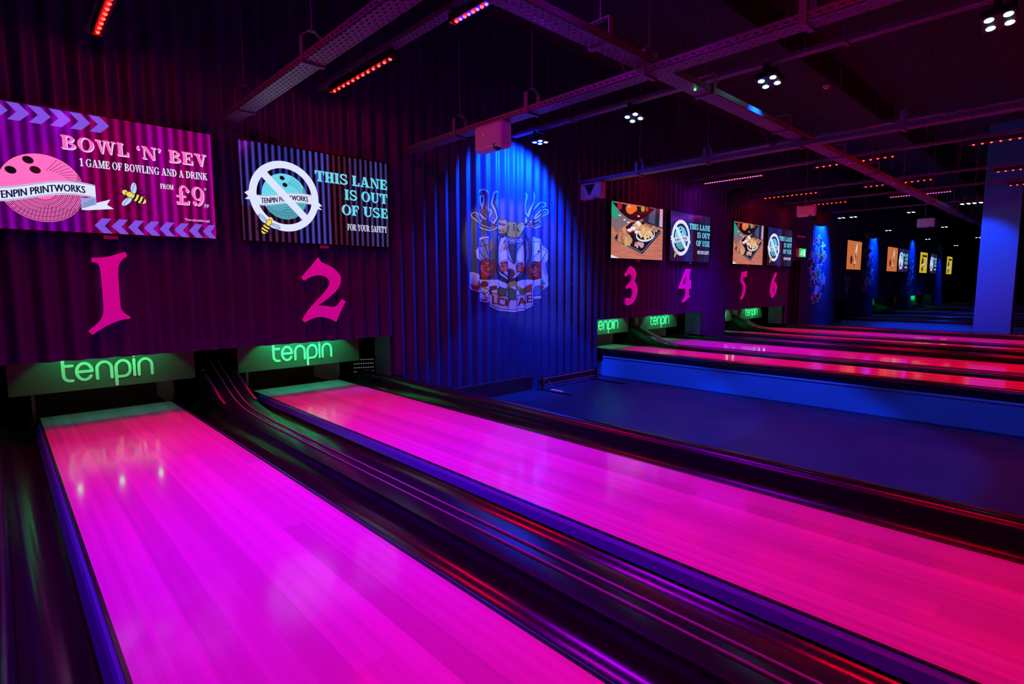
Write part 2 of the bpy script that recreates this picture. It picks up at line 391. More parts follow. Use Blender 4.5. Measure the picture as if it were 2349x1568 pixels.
# exit door in the wall right of lane six
dr = thing('door_1', (16.05, 5.9, FZ), 'dark door recessed in the wall right of screen six', 'door'); tag(dr, kind='structure')
MB().box(15.62, 16.48, 5.86, 5.9, FZ, 1.78).build('door_leaf', M['black'], dr)
MB().box(15.6, 15.64, 5.79, 5.93, FZ, 1.8).box(16.46, 16.5, 5.79, 5.93, FZ, 1.8).box(15.64, 16.46, 5.79, 5.93, 1.76, 1.8).build('door_frame', M['dark'], dr)
MB().box(15.7, 15.72, 5.8, 5.86, 0.62, 0.64).box(15.7, 15.84, 5.79, 5.81, 0.62, 0.64).build('door_handle', M['galv'], dr)

# square pillar beyond lane six
pl = MB().box(16.45, 17.1, 1.27, 1.92, FZ, CEIL).build('pillar', M['pillar'], bevel=0.01)
struct(pl, 'square painted pillar standing beyond lane six, washed in blue', 'pillar')

# ------------------------------------------------------------------ lanes
LW = 1.0655; Y0, Y1 = -3.2, 6.57
LANE = {1: 0.2027, 2: 2.0562, 3: 7.894, 4: 9.7475, 5: 12.4184, 6: 14.2719, 7: 20.57, 8: 25.55, 9: 27.4, 10: 31.2, 11: 33.1, 12: 37.75}
WORD = ['zero', 'one', 'two', 'three', 'four', 'five', 'six', 'seven', 'eight', 'nine', 'ten', 'eleven', 'twelve']
NICE = {1: 'nearest glowing magenta bowling lane, leading to pink number one',
        2: 'glowing magenta bowling lane leading to pink number two, beside the blue walkway',
        3: 'red lit bowling lane above the blue plinth, under number three',
        4: 'magenta bowling lane under the purple lit number four',
        5: 'red lit bowling lane leading to number five',
        6: 'magenta bowling lane leading to number six, beside the pillar',
        7: 'dark bowling lane beyond the pillar, under number seven'}
for n, xl in LANE.items():
    xc = xl+LW/2
    la = thing('bowling_lane', (xc, 1.5, -0.06), NICE.get(n, f'dark far bowling lane leading to number {WORD[n]}'), 'bowling lane')
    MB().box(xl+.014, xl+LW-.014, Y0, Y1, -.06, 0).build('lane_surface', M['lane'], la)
    for x in (xl, xl+LW-.014): MB().box(x, x+.0138, Y0, Y1, -.06, 0.002).build('edge_strip', M['cap'], la)
# platforms under the lanes
def platform(x0, x1, label, name='lane_platform', z=-0.125):
    o = MB().box(x0, x1, Y0, 6.56, FZ, z).build(name, M['plinth']); tag(o, label, 'platform'); return o
GW = 0.24
def gutter(x, sgn, label, y1=Y1):
    pr = [(0, -.004), (.006, -.03), (.022, -.062), (.055, -.092), (.1, -.108), (.14, -.108), (.185, -.092), (.215, -.062), (.232, -.03), (.239, -.004)]
    o = MB().sweep_y([(x+sgn*a, z) for a, z in pr]+[(x+sgn*a, z-.008) for a, z in reversed(pr)], [Y0, -1, 1, 3, 5, y1], closed=True).build('gutter', M['gutter'], smooth=True)
    tag(o, label, 'gutter')
    lg = MB().sweep_y([(x+sgn*a, z) for a, z in ((.0005, -.004), (.0005, -.012), (.036, -.064), (.044, -.056), (.024, -.016), (.014, -.006))], [Y0, y1-.3], closed=True)
    tag(lg.build('ledge', M['ledge'], o), 'blue ledge strip between lane and gutter')
def rim(x, sgn, label, y1=Y1):
    pr = [(.2405, -.12), (.2405, .0), (.25, .05), (.268, .08), (.29, .094), (.36, .094), (.385, .086), (.4, .066), (.405, .03), (.405, -.02), (.36, -.03), (.36, -.12)]
    o = MB().sweep_y([(x+sgn*a, z) for a, z in pr], [Y0, 0, 3, y1], closed=True).build('gutter_capping', M['cap'], smooth=True)
    tag(o, label, 'gutter capping')
HOOD = [(Y0, .012), (4.2, .012), (4.8, .013), (5.17, .024), (5.33, .034), (5.5, .054), (5.62, .074), (5.75, .108), (5.9, .165), (6.07, .235), (6.22, .295), (6.4, .37), (6.57, .445), (6.75, .5)]
def hood(xc, label):
    t = thing('ball_return_track', (xc, 1.5, -.12), label, 'ball return track')
    mb = MB(); i0 = None; pr = [(-.153, -.12), (-.153, -.03), (-.14, -.006), (-.1, 0), (.1, 0), (.14, -.006), (.153, -.03), (.153, -.12)]
    ys = [p[0] for p in HOOD]; hs = [p[1] for p in HOOD]; n = len(pr)
    for y, h in HOOD: mb.v += [(xc+a, y, z if abs(a) > .15 and z < -.1 else z+h) for a, z in pr]
    for j in range(len(HOOD)-1):
        for k in range(n-1): mb.f.append((j*n+k, j*n+k+1, j*n+n+k+1, j*n+n+k)); mb.mi.append(0)
    mb.build('hood', M['cap'], t, smooth=True)
    for dx in (-.034, .034):
        rb = MB()
        for (y, h), (y2, h2) in zip(HOOD, HOOD[1:]): rb.tube((xc+dx, y, h+.004), (xc+dx, y2, h2+.004), .0065, 8)
        rb.build('rail', M['rail'], t, smooth=True)
    for dx in (-.143, .143):
        sb = MB()
        for (y, h), (y2, h2) in list(zip(HOOD, HOOD[1:]))[6:10]:
            sb.poly([(xc+dx-.012, y, h+.004), (xc+dx+.012, y, h+.004), (xc+dx+.012, y2, h2+.004), (xc+dx-.012, y2, h2+.004)])
        sb.build('edge_strip', M['strip'], t)
    return t
pairs = [(1, 2), (3, 4), (5, 6), (7, None), (8, 9), (10, 11), (12, None)]
for a, b in pairs:
    b2 = b or a; xl, xr = LANE[a], LANE[b2]+LW
    nm = f'lane {WORD[a]}' if not b else f'lanes {WORD[a]} and {WORD[b]}'
    platform(xl-.36, xr+.2, f'low raised platform carrying {nm}')
    for n in {a, b2}:
        l0, r0 = LANE[n], LANE[n]+LW
        gutter(l0, -1, f'black gutter along the left edge of lane {WORD[n]}')
        gutter(r0, 1, f'black gutter along the right edge of lane {WORD[n]}', 5.71 if n == 6 else Y1)
    rim(xl, -1, f'black rounded capping outside the left gutter of {nm}')
    rim(xr, 1, f'black rounded capping outside the right gutter of {nm}', 5.71 if b == 6 else Y1)
    if b: hood((LANE[a]+LW+LANE[b])/2, f'black ball return track with two thin rails between {nm}')
    for x, sg, side in ((xl-.42, 1, 'left'), (xr+.42, -1, 'right')):
        x0, x1 = sorted((x, x+sg*.03))
        pf = MB().box(x0, x1, Y0, 5.70, FZ, -.05)
        pf.sweep_y([(x-sg*.012, -.05), (x-sg*.012, -.032), (x+sg*.012, -.024), (x+sg*.012, -.05)], [Y0, 5.70], closed=True)
        tag(pf.build('plinth_panel', M['plinth'], bevel=0.002), f'painted side panel of the platform, {side} of {nm}', 'plinth panel')
# dark decks beside the lanes
tag(MB().box(11.25, 11.98, Y0, 5.70, FZ, 0.0).build('divider_deck', M['dark'], bevel=.006), 'flat dark deck between lanes four and five', 'deck')
tag(MB().box(-1.58, -0.23, Y0, 5.70, FZ, 0.04).build('divider_deck', M['cap'], bevel=.01), 'black deck left of lane one', 'deck')

# ------------------------------------------------------------------ pinsetters behind the openings
LOGO = [  # thin rounded lettering: x-height 1
    [(0, 1.5), (0, .36)]+arcpts(.34, .36, .34, .36, 180, 270, 8)+[(.48, 0)], [(0, .9), (.5, .9)],
    [(.72, .5), (1.58, .5)]+arcpts(1.15, .5, .43, .5, 0, 325, 26),
    [(1.86, 0), (1.86, .58)]+arcpts(2.28, .58, .42, .42, 180, 0, 14)+[(2.7, 0)],
    [(2.96, -.48), (2.96, .56)]+arcpts(3.38, .56, .42, .44, 180, 0, 14)+[(3.8, .4)]+arcpts(3.4, .4, .4, .4, 0, -90, 8)+[(2.98, 0)],
    [(4.06, 0), (4.06, 1.0)], [(4.06, 1.22), (4.06, 1.36)],
    [(4.34, 0), (4.34, .58)]+arcpts(4.75, .58, .41, .42, 180, 0, 14)+[(5.16, 0)]]
def logo(c, parent):
    mb = MB(); ux, uz = .1315, .152; x0 = c-2.58*ux; z0 = .34
    for pl in LOGO:
        for q in stroke([(x0+a*ux, z0+b*uz) for a, b in pl], .026, True):
            mb.poly([(a, 6.347-.00006*len(mb.f), b) for a, b in q])
    return mb.build('lettering', M['letter'], parent, fix=False)
def pinsetter(n):
    xl = LANE[n]; c = xl+LW/2
    t = thing('pinsetter', (c, 6.9, FZ), f'pinsetter with green lit sweep board behind the opening of lane {WORD[n]}', 'pinsetter')
    bd = MB().box(c-.72, c+.72, 6.35, 6.38, .245, .85).build('sweep_board', M['board'], t, bevel=.004)
    logo(c, bd)
    for s in (-1, 1): MB().box(c+s*.66-.02, c+s*.66+.02, 6.38, 7.6, .5, .56).build('sweep_arm', M['dark'], t)
    MB().box(xl-.05, xl+LW+.05, 6.6, 7.9, .95, 1.1).build('deck_frame', M['dark'], t)
    MB().box(xl-.05, xl+LW+.05, 7.35, 7.4, FZ+.02, .95).build('pit_cushion', M['pit'], t)
    MB().box(xl-.05, xl+LW+.05, 6.575, 7.34, FZ, -.16).build('pit_carpet', M['pit'], t)
    for s, x in ((-1, xl-.035), (1, xl+LW+.01)):
        kb = MB(); pr = [(6.6, .9), (6.6, .06), (6.64, -.02), (6.72, -.06), (7.36, -.06), (7.36, .9)]
        kb.poly([(x, y, z) for y, z in pr]); kb.poly([(x+.025, y, z) for y, z in pr])
        for (a, b), (a2, b2) in zip(pr, pr[1:]+pr[:1]): kb.poly([(x, a, b), (x, a2, b2), (x+.025, a2, b2), (x+.025, a, b)])
        kb.build('kickback', M['kick'], t)
    if n < 7 or n in (8, 10, 11):
        gb = MB().box(c-.5, c+.5, 6.085, 6.115, .612, .64).build('lamp_rail', M['dark'], t)
        for dx in (-.31, 0, .31):
            MB().lathe((c+dx, 6.1, .6), [(0, -.004), (.014, -.002), (.018, .0119)], 12).build('green_lamp', M['green_tube'], gb)
            ld = bpy.data.lights.new('green_beam', 'SPOT'); ld.color = GREEN; ld.energy = 6.5 if n > 1 else 2.3
            ld.spot_size = math.radians(104); ld.spot_blend = .3; ld.shadow_soft_size = .012
            lo = bpy.data.objects.new('green_beam', ld); COL.objects.link(lo); lo.parent = t
            lo.location = (dx, 6.1-6.9, .585-FZ); lo.rotation_euler = (math.radians(42), 0, 0)
        wl = bpy.data.lights.new('pit_fill', 'POINT'); wl.energy = .55; wl.color = (1, .93, .85); wl.shadow_soft_size = .04  # added unseen fill for the pit and kickback panels
        wo = bpy.data.objects.new('pit_fill', wl); COL.objects.link(wo); wo.parent = t; wo.location = (.1, .22, .62-FZ)
    if n in (2, 4, 6):
        x0 = xl+LW+.36; sp = MB().box(x0, x0+.85, 6.95, 7.0, FZ, .14).build('side_cabinet', M['cab'], t)
        dm = MB()
        for r in range(4):
            for k in range(9): dm.box(x0+.05+k*.035, x0+.066+k*.035, 6.944, 6.951, .0+r*.055-.002*k, .007+r*.055-.002*k)
        tag(dm.build('indicator_row', M['dot_white'], sp), kind='stuff')
        MB().box(x0+.12, x0+.36, 6.93, 6.951, -.12, -.06).build('control_box', M['dark'], sp)
    return t
for n in LANE: pinsetter(n)

# ------------------------------------------------------------------ lane numbers on the wall
NUM = {
1: [(0.603,1.43),(0.663,1.432),(0.725,1.445),(0.784,1.468),(0.833,1.487),(0.846,1.449),(0.81,1.422),(0.786,1.387),(0.776,1.346),(0.771,1.27),(0.77,1.082),(0.771,1.011),(0.783,0.981),(0.808,0.953),(0.837,0.935),(0.831,0.918),(0.786,0.915),(0.727,0.895),(0.657,0.861),(0.598,0.82),(0.564,0.796),(0.541,0.829),(0.592,0.872),(0.631,0.917),(0.647,0.957),(0.654,0.997),(0.656,1.096),(0.655,1.269),(0.653,1.355),(0.645,1.378),(0.628,1.392),(0.6,1.396)],
2: [(2.531,1.487),(2.559,1.44),(2.651,1.405),(2.728,1.354),(2.774,1.287),(2.771,1.219),(2.728,1.143),(2.621,1.055),(2.541,1.004),(2.502,0.983),(2.571,0.978),(2.641,0.964),(2.696,0.958),(2.729,0.969),(2.785,1.039),(2.82,1.015),(2.759,0.914),(2.702,0.799),(2.635,0.836),(2.55,0.859),(2.481,0.858),(2.412,0.836),(2.358,0.809),(2.334,0.832),(2.385,0.913),(2.464,0.999),(2.56,1.086),(2.625,1.159),(2.651,1.211),(2.642,1.256),(2.6,1.293),(2.538,1.305),(2.47,1.295),(2.416,1.275),(2.37,1.245),(2.343,1.277),(2.404,1.343),(2.467,1.409)],
3: [(8.232,1.505),(8.304,1.484),(8.363,1.446),(8.399,1.391),(8.406,1.335),(8.388,1.29),(8.351,1.245),(8.411,1.194),(8.447,1.132),(8.455,1.064),(8.438,0.996),(8.391,0.917),(8.324,0.857),(8.247,0.825),(8.18,0.813),(8.123,0.823),(8.099,0.857),(8.097,0.913),(8.123,0.94),(8.172,0.947),(8.211,0.933),(8.22,0.899),(8.264,0.92),(8.307,0.976),(8.324,1.031),(8.307,1.093),(8.277,1.122),(8.238,1.128),(8.19,1.122),(8.137,1.105),(8.113,1.143),(8.169,1.173),(8.226,1.211),(8.273,1.25),(8.296,1.3),(8.283,1.339),(8.25,1.365),(8.211,1.372),(8.164,1.357),(8.098,1.322),(8.069,1.352),(8.143,1.421)],
4: [(10.167,1.488),(10.355,1.488),(10.312,1.456),(10.283,1.347),(10.277,1.185),(10.321,1.207),(10.356,1.259),(10.349,1.169),(10.348,1.086),(10.278,1.085),(10.27,1.004),(10.29,0.959),(10.337,0.932),(10.239,0.889),(10.142,0.84),(10.074,0.814),(10.043,0.837),(10.115,0.879),(10.161,0.942),(10.169,1.018),(10.165,1.086),(9.891,1.094)],
5: [(12.74,1.459),(12.836,1.453),(12.93,1.482),(12.943,1.337),(12.793,1.336),(12.751,1.336),(12.748,1.255),(12.831,1.208),(12.909,1.126),(12.903,1.008),(12.834,0.892),(12.724,0.812),(12.68,0.837),(12.753,0.905),(12.796,1.01),(12.797,1.115),(12.743,1.185),(12.655,1.231),(12.661,1.335),(12.704,1.451)],
6: [(14.679,1.461),(14.703,1.423),(14.6,1.32),(14.546,1.231),(14.643,1.218),(14.734,1.154),(14.758,1.063),(14.705,0.961),(14.588,0.86),(14.498,0.816),(14.409,0.876),(14.356,0.966),(14.357,1.067),(14.424,1.193),(14.533,1.345),(14.647,1.461)],
7: [(20.407,1.45),(20.492,1.401),(20.85,1.403),(20.818,1.285),(20.693,1.082),(20.636,0.813),(20.478,0.799),(20.503,0.95),(20.572,1.15),(20.579,1.284),(20.436,1.301),(20.363,1.234)],
}
HOLE = {4: [(10.171, 1.422), (10.024, 1.185), (10.16, 1.185)], 6: [(14.529, 1.104), (14.474, 1.028), (14.513, .964), (14.609, .962), (14.652, 1.026), (14.627, 1.077)]}
def smooth2(pts, keep=35):
    # corner-preserving Chaikin pass on a closed outline
    out = []; n = len(pts)
    for i in range(n):
        a, b, c = (Vector(pts[i-1]), Vector(pts[i]), Vector(pts[(i+1) % n]))
        ang = math.degrees((b-a).angle(c-b, 0))
        if ang > keep: out.append(tuple(b))
        else: out += [tuple(b*.75+a*.25), tuple(b*.75+c*.25)]
    return out
def number(n, pts, m, hole=None):
    pts = smooth2(smooth2(pts))
    c = sum(p[0] for p in pts)/len(pts); zb = min(p[1] for p in pts)
    bm = bmesh.new(); loops = [pts]+([hole] if hole else [])
    es = []
    for lp in loops:
        vs = [bm.verts.new((x, 5.685, z)) for x, z in lp]
        es += [bm.edges.new((vs[i], vs[(i+1) % len(vs)])) for i in range(len(vs))]
    bmesh.ops.triangle_fill(bm, edges=es, use_beauty=True, use_dissolve=False)
    ret = bmesh.ops.extrude_face_region(bm, geom=list(bm.faces))
    for v in ret['geom']:
        if isinstance(v, bmesh.types.BMVert): v.co.y += .03
    bmesh.ops.recalc_face_normals(bm, faces=bm.faces)
    for v in bm.verts: v.co -= Vector((c, 5.7, zb))
    me = bpy.data.meshes.new('lane_number'); bm.to_mesh(me); bm.free(); me.materials.append(m)
    o = bpy.data.objects.new('lane_number', me); o.location = (c, 5.7, zb); COL.objects.link(o)
    col = {4: 'violet lit'}.get(n, 'pink' if n < 7 else 'dim blue')
    tag(o, f'{col} numeral {n} mounted on the corrugated wall above its lane opening', 'number', 'lane numbers on the back wall')
for n, p in NUM.items(): number(n, p, M['number'] if n < 7 else M['number_off'], HOLE.get(n))
for n in (8, 9, 10, 11, 12):
    pl, wd = sans_text(str(n), 1.0); c = LANE[n]+LW/2; mb = MB()
    for q in pl:
        for y in (5.685, 5.7): mb.poly([(c+(a-wd/2)*.9, y, .83+b*.86) for a, b in q])
    o = mb.build('lane_number', M['number_off'])
    tag(o, f'dim blue numeral {n} on the far corrugated wall above its lane opening', 'number', 'lane numbers on the back wall')

# ------------------------------------------------------------------ television screens
W, H = 1.614, 0.941
def em(name, col, s=1.0):
    return mat(name, (0.005, 0.005, 0.006), 0.12, spec=0.25, emit=col, es=s)
def backdrop(name, pitch, stops, lo=0.16, s=1.0):
    m = em(name, (1, 1, 1), s); g = G(m); c, p = g.obj()
    st = g.m('ADD', 0.5, g.m('MULTIPLY', g.m('SINE', g.m('MULTIPLY', p[0], 2*PI/pitch)), 0.5))
    st = g.m('ADD', lo, g.m('MULTIPLY', g.m('POWER', st, 1.6 if lo > .1 else 2.3), 1-lo)); nz = g.noise(26, c, 4.0)
    st = g.m('MULTIPLY', st, g.m('ADD', 0.75, g.m('MULTIPLY', nz, 0.5)))
    u = g.m('ADD', g.m('ADD', g.m('DIVIDE', p[0], W), 0.5), g.m('MULTIPLY', g.m('SUBTRACT', g.noise(3, c, 2.0), 0.5), 0.03))
    cr = g.ramp(u, stops, 'LINEAR')
    if lo < .1:                                   # rust coloured sheets low down on the left
        k = g.m('MULTIPLY', g.m('LESS_THAN', u, .33), g.m('MULTIPLY', g.m('LESS_THAN', g.m('ADD', p[2], g.m('MULTIPLY', nz, .12)), -.08), .85))
        cr = g.mix(k, cr, lin(84, 28, 62))
    g.l(g.mix(1.0, cr, st, 'MULTIPLY'), g.b.inputs['Emission Color']); return m
def lin(r, g, b): return tuple(((v/255)/12.92 if v/255 <= .04045 else ((v/255+.055)/1.055)**2.4) for v in (r, g, b))
E_ = {k: em('screen_'+k, lin(*v)) for k, v in dict(white=(222, 228, 255), pink=(255, 110, 195), pinklight=(235, 165, 225), violet=(128, 80, 225), cyan=(105, 215, 235), teal=(70, 190, 205),
      navy=(16, 20, 60), black=(10, 8, 24), yellow=(235, 215, 90), wing=(190, 205, 250), palewhite=(232, 226, 240), shade=(150, 165, 220),
      tray=(20, 22, 34), trayedge=(120, 135, 190), chicken=(204, 142, 112), chicken2=(168, 104, 80), pork=(205, 155, 170), popcorn=(236, 200, 145), popcorn2=(212, 165, 115), sauce=(170, 30, 45), bowl=(215, 220, 240),
      orange=(235, 110, 45), red=(200, 45, 40), olive=(150, 160, 60), bowlblack=(12, 10, 18), green=(30, 160, 130), grey=(70, 80, 115), greydark=(28, 34, 58), floorgrey=(120, 105, 115), postwhite=(205, 160, 190),
      brownred=(90, 30, 30), wrap=(200, 175, 150), foil=(150, 150, 185), dip=(70, 24, 26), mustard=(190, 160, 40), maroon=(60, 18, 22)).items()}
def wood_screen(name, a, b):
    m = em(name, (1, 1, 1)); g = G(m); c, p = g.obj()
    mp = g.n('ShaderNodeMapping'); mp.inputs['Rotation'].default_value = (0, math.radians(35), 0); mp.inputs['Scale'].default_value = (3, 1, 26); g.l(c, mp.inputs[0])
    g.l(g.mix(g.noise(1.0, mp.outputs[0], 4.0), a, b), g.b.inputs['Emission Color']); return m
E_['wood'] = wood_screen('screen_wood', lin(150, 75, 55), lin(225, 140, 125)); E_['wood2'] = wood_screen('screen_wood_orange', lin(175, 88, 44), lin(215, 122, 70))
E_['wood3'] = wood_screen('screen_yellow', lin(185, 160, 20), lin(215, 190, 40))
E_['promo'] = backdrop('screen_promo_backdrop', .078, [(0, lin(140, 0, 165)), (.36, lin(128, 0, 168)), (.42, lin(160, 0, 120)), (.5, lin(150, 0, 85)), (.62, lin(150, 0, 100)), (.74, lin(175, 0, 165)), (.86, lin(160, 0, 110)), (1, lin(172, 0, 150))], .22)
E_['closed'] = backdrop('screen_closed_backdrop', .063, [(0, lin(72, 62, 165)), (.1, lin(66, 60, 170)), (.3, lin(50, 50, 160)), (.44, lin(72, 72, 190)), (.54, lin(72, 70, 185)), (.56, lin(80, 26, 55)), (.66, lin(74, 24, 54)), (.74, lin(72, 50, 120)), (.82, lin(68, 46, 112)), (.9, lin(72, 66, 150)), (1, lin(58, 46, 110))], .0)
def television(n, cx, label, art, group='screens on the back wall'):
    t = thing('television', (cx, 5.68, 2.1029), label, 'television screen', group)
    x0, x1, z0, z1 = cx-W/2, cx+W/2, 2.1029-H/2, 2.1029+H/2
    MB().box(x0-.012, x1+.012, 5.685, 5.725, z0-.014, z1+.012).build('housing', M['bezel'], t, bevel=.004)
    fr = MB().box(x0-.012, x1+.012, 5.672, 5.6849, z0-.014, z0).box(x0-.012, x1+.012, 5.672, 5.6849, z1, z1+.012)
    fr.box(x0-.012, x0, 5.672, 5.6849, z0, z1).box(x1, x1+.012, 5.672, 5.6849, z0, z1).build('frame', M['bezel'], t)
    MB().box(cx-.05, cx+.05, 5.674, 5.70, z0-.048, z0-.0145).build('sensor', M['rail'], t, bevel=.004)
    art.build('display', lambda u, v, l: (x0+u, 5.684-l, z0+v), t)
    return t
def P(u, v): return (u*W, v*H)
def bee(a, cx, cy, s, rot, lay=8):
    c, d = math.cos(rot), math.sin(rot)
    def tr(x, y): return (cx+(x*c-y*d)*s, cy+(x*d+y*c)*s)
    for x0, y0, x1, y1, x2, y2 in ((.1, .1, .3, .5, .42, .52), (.1, -.1, .3, -.45, .42, -.5), (.3, .12, .55, .42, .75, .4), (.3, -.12, .55, -.42, .75, -.4), (-.3, .05, -.5, .25, -.6, .2), (-.3, -.05, -.5, -.25, -.6, -.2)):
        a.line([tr(x0, y0), tr(x1, y1), tr(x2, y2)], .05*s, 'black', lay, True)
    for sg in (1, -1):
        x, y = tr(-.02, sg*.42); a.ell(x, y, .36*s, .17*s, 'black', lay, rot+sg*1.9); a.ell(x, y, .33*s, .14*s, 'wing', lay+1, rot+sg*1.9)
        a.line([tr(-.02, sg*.1), tr(-.08, sg*.7)], .02*s, 'navy', lay+2)
    x, y = tr(-.28, 0); a.ell(x, y, .14*s, .14*s, 'yellow', lay+2)
    x, y = tr(-.05, 0); a.ell(x, y, .2*s, .18*s, 'black', lay+3, rot); a.ell(x, y, .17*s, .15*s, 'yellow', lay+4, rot)
    x, y = tr(.42, 0); a.ell(x, y, .4*s, .24*s, 'black', lay+3, rot); a.ell(x, y, .37*s, .21*s, 'yellow', lay+4, rot)
    for q, hh in ((.2, .17), (.4, .21), (.6, .17)): a.poly([tr(q-.05, -hh), tr(q+.05, -hh), tr(q+.07, 0), tr(q+.05, hh), tr(q-.05, hh), tr(q-.02, 0)], 'black', lay+5)
def hatch(a, cx, cy, r, m, lay, seed):
    rnd = random.Random(seed)
    for k in range(16):                         # curved hatching along the lower right of the ball
        f = .35+.62*k/15
        a.line([(cx+f*r*math.cos(t), cy+f*r*math.sin(t)) for t in [math.radians(-150+(120+k*4)*j/14) for j in range(15)]], .0035+.0015*(k % 3 == 0), m, lay)
    for k in range(20):
        x = cx+r*(-.8+1.7*k/19); yb = -math.sqrt(max(0, r*r-(x-cx)**2))*.97
        a.line([(x, cy+yb), (x+r*.1, cy+yb+r*(.35+.3*k/19)*max(.25, 1-abs(x-cx)/r))], .003, m, lay)
    for k in range(9):
        t = math.radians(10+k*7); a.line([(cx+.95*r*math.cos(t), cy+.95*r*math.sin(t)), (cx+(.7-.02*k)*r*math.cos(t+.2), cy+(.7-.02*k)*r*math.sin(t+.2))], .003, m, lay)
def ball_holes(a, pts, r, lay):
    for (u, v) in pts: a.ell(u, v, r*1.05, r*.85, 'black', lay, -.3)
def ribbon(a, x0, x1, cy, amp, hh, lay, txt, tx0, tx1, tail=True):
    wv = lambda x: cy+amp*math.sin((x-x0)/(x1-x0)*PI*1.25-1.6)
    N = 24; xs = [x0+(x1-x0)*k/N for k in range(N+1)]
    if tail:
        y = wv(x1)-hh*.5
        a.poly([(x1-.1, y-.075), (x1+.095, y-.0), (x1+.07, y-.045), (x1+.115, y-.075), (x1-.06, y-.1), (x1-.1, y-.1)], 'white', lay-1)
        a.poly([(x1-.1, y-.01), (x1, y+.01), (x1, y-.05), (x1-.1, y-.09)], 'shade', lay)
        for q in range(4): a.line([(x1-.09, y-.085+q*.012), (x1-.01, y-.04+q*.012)], .003, 'navy', lay)
    for p, q in zip(xs, xs[1:]):
        a.poly([(p, wv(p)-hh/2), (q, wv(q)-hh/2), (q, wv(q)+hh/2), (p, wv(p)+hh/2)], 'white', lay+1)
    for sg in (-1, 1): a.line([(p, wv(p)+sg*hh*.44) for p in xs], .003, 'navy', lay+2)
    pl, wd = sans_text(txt, 1.0); k = (tx1-tx0)/wd
    for ox in (-.0022, 0, .0022):
        for q in pl: a.poly([(tx0+p*k+ox, wv(tx0+p*k)-hh*.28+b*hh*.76) for p, b in q], 'navy', lay+3)
def art_promo():
    a = Art({k: E_[k] for k in ('promo', 'white', 'pink', 'pinklight', 'violet', 'navy', 'black', 'yellow', 'wing', 'shade')})
    a.rect(0, 0, W, H, 'promo', 0)
    for k in range(7):                            # chevrons pointing right along the top, left along the bottom
        x = (.531-.0765*k)*W; y0, ym, y1 = .862*H, .93*H, .998*H; d = .045*W
        if x-2*d > 0: a.poly([(x-2*d+.012, y0), (x-d*.85, y0), (x, ym), (x-d*.85, y1), (x-2*d+.012, y1), (x-d*1.05, ym)], 'violet', 1)
    for k in range(8):
        x = (.437+.0708*k)*W; y0, ym, y1 = .002*H, .065*H, .131*H; d = .04*W
        x2 = min(x+2*d-.012, W-.002); a.poly([(x2, y0), (x+d*.85, y0), (x, ym), (x+d*.85, y1), (x2, y1), (min(x+d*1.05, W-.01), ym)], 'violet', 1)
    for dx, dy, m, l in ((.006, -.007, 'white', 2), (0, 0, 'pink', 3)): a.text("BOWL `N' BEV", .331*W+dx, .69*H+dy, .105, m, l, width=.64*W, track=.09)
    a.text('1 GAME OF BOWLING AND A DRINK', .398*W, .56*H, .062, 'white', 2, width=.575*W)
    a.text('FROM', .738*W, .437*H, .042, 'white', 2, width=.062*W)
    for dx, dy, m, l in ((.005, -.006, 'white', 2), (0, 0, 'pink', 3)): a.text('#9', .805*W+dx, .31*H+dy, .165, m, l, width=.146*W)
    for txt, x, y, s, wd in (('pp', .948, .305, .05, .024), ('*', .951, .44, .06, .012), ('*Terms and conditions apply', .845, .158, .03, .127)):
        pl, w0 = sans_text(txt, 1.0); k = wd*W/w0
        for q in pl: a.poly([(x*W+p*k, y*H+b*s) for p, b in q], 'white', 3)
    cx, cy, r = .2475*W, .346*H, .259
    a.ell(cx, cy, r+.004, r+.004, 'black', 2, n=48); a.ell(cx, cy, r, r, 'pink', 3, n=48); hatch(a, cx, cy, r, 'navy', 4, 3)
    ball_holes(a, [P(.203, .562), P(.138, .468), P(.226, .488)], .032, 5)
    ribbon(a, .03*W, .452*W, .315*H, .05, .105, 6, 'TENPIN PRINTWORKS', .075*W, .41*W)
    bee(a, .6*W, .352*H, .15, -.45)
    return a
def art_closed():
    a = Art({k: E_[k] for k in ('closed', 'white', 'cyan', 'teal', 'navy', 'black', 'yellow', 'wing', 'shade')})
    a.rect(0, 0, W, H, 'closed', 0)
    cx, cy = .2585*W, .482*H
    a.ell(cx, cy, .225, .225, 'cyan', 2, n=48); hatch(a, cx, cy, .225, 'navy', 3, 5)
    ball_holes(a, [(cx-.02, cy+.18), (cx+.005, cy+.115), (cx-.09, cy+.1)], .024, 4)
    a.poly([(cx-.385, cy+.0), (cx-.30, cy+.06), (cx-.28, cy-.06), (cx-.385, cy-.06), (cx-.35, cy-.03)], 'white', 4)
    a.poly([(cx+.385, cy-.06), (cx+.30, cy+.02), (cx+.28, cy-.09), (cx+.385, cy-.1), (cx+.35, cy-.07)], 'white', 4)
    ribbon(a, cx-.275, cx+.275, cy-.03, .03, .1, 5, 'TENPIN PRINTWORKS', cx-.235, cx+.235, False)
    a.ring(cx, cy, .276, .346, 'white', 10, n=64)
    a.poly([(cx-.225, cy+.172), (cx-.172, cy+.225), (cx+.225, cy-.172), (cx+.172, cy-.225)], 'white', 10)
    bee(a, .15*W, .19*H, .155, -2.1, 11)
    for txt, y, u0 in (('THIS LANE', .69, .457), ('IS OUT', .522, .659), ('OF USE', .348, .634)):
        for dx, dy, m, l in ((.005, -.005, 'teal', 2), (0, 0, 'cyan', 3)): a.text(txt, u0*W+dx, y*H+dy, .107, m, l, width=(.983-u0)*W, track=.08)
    a.text('FOR YOUR SAFETY', .672*W, .172*H, .068, 'white', 2, width=.302*W)
    return a
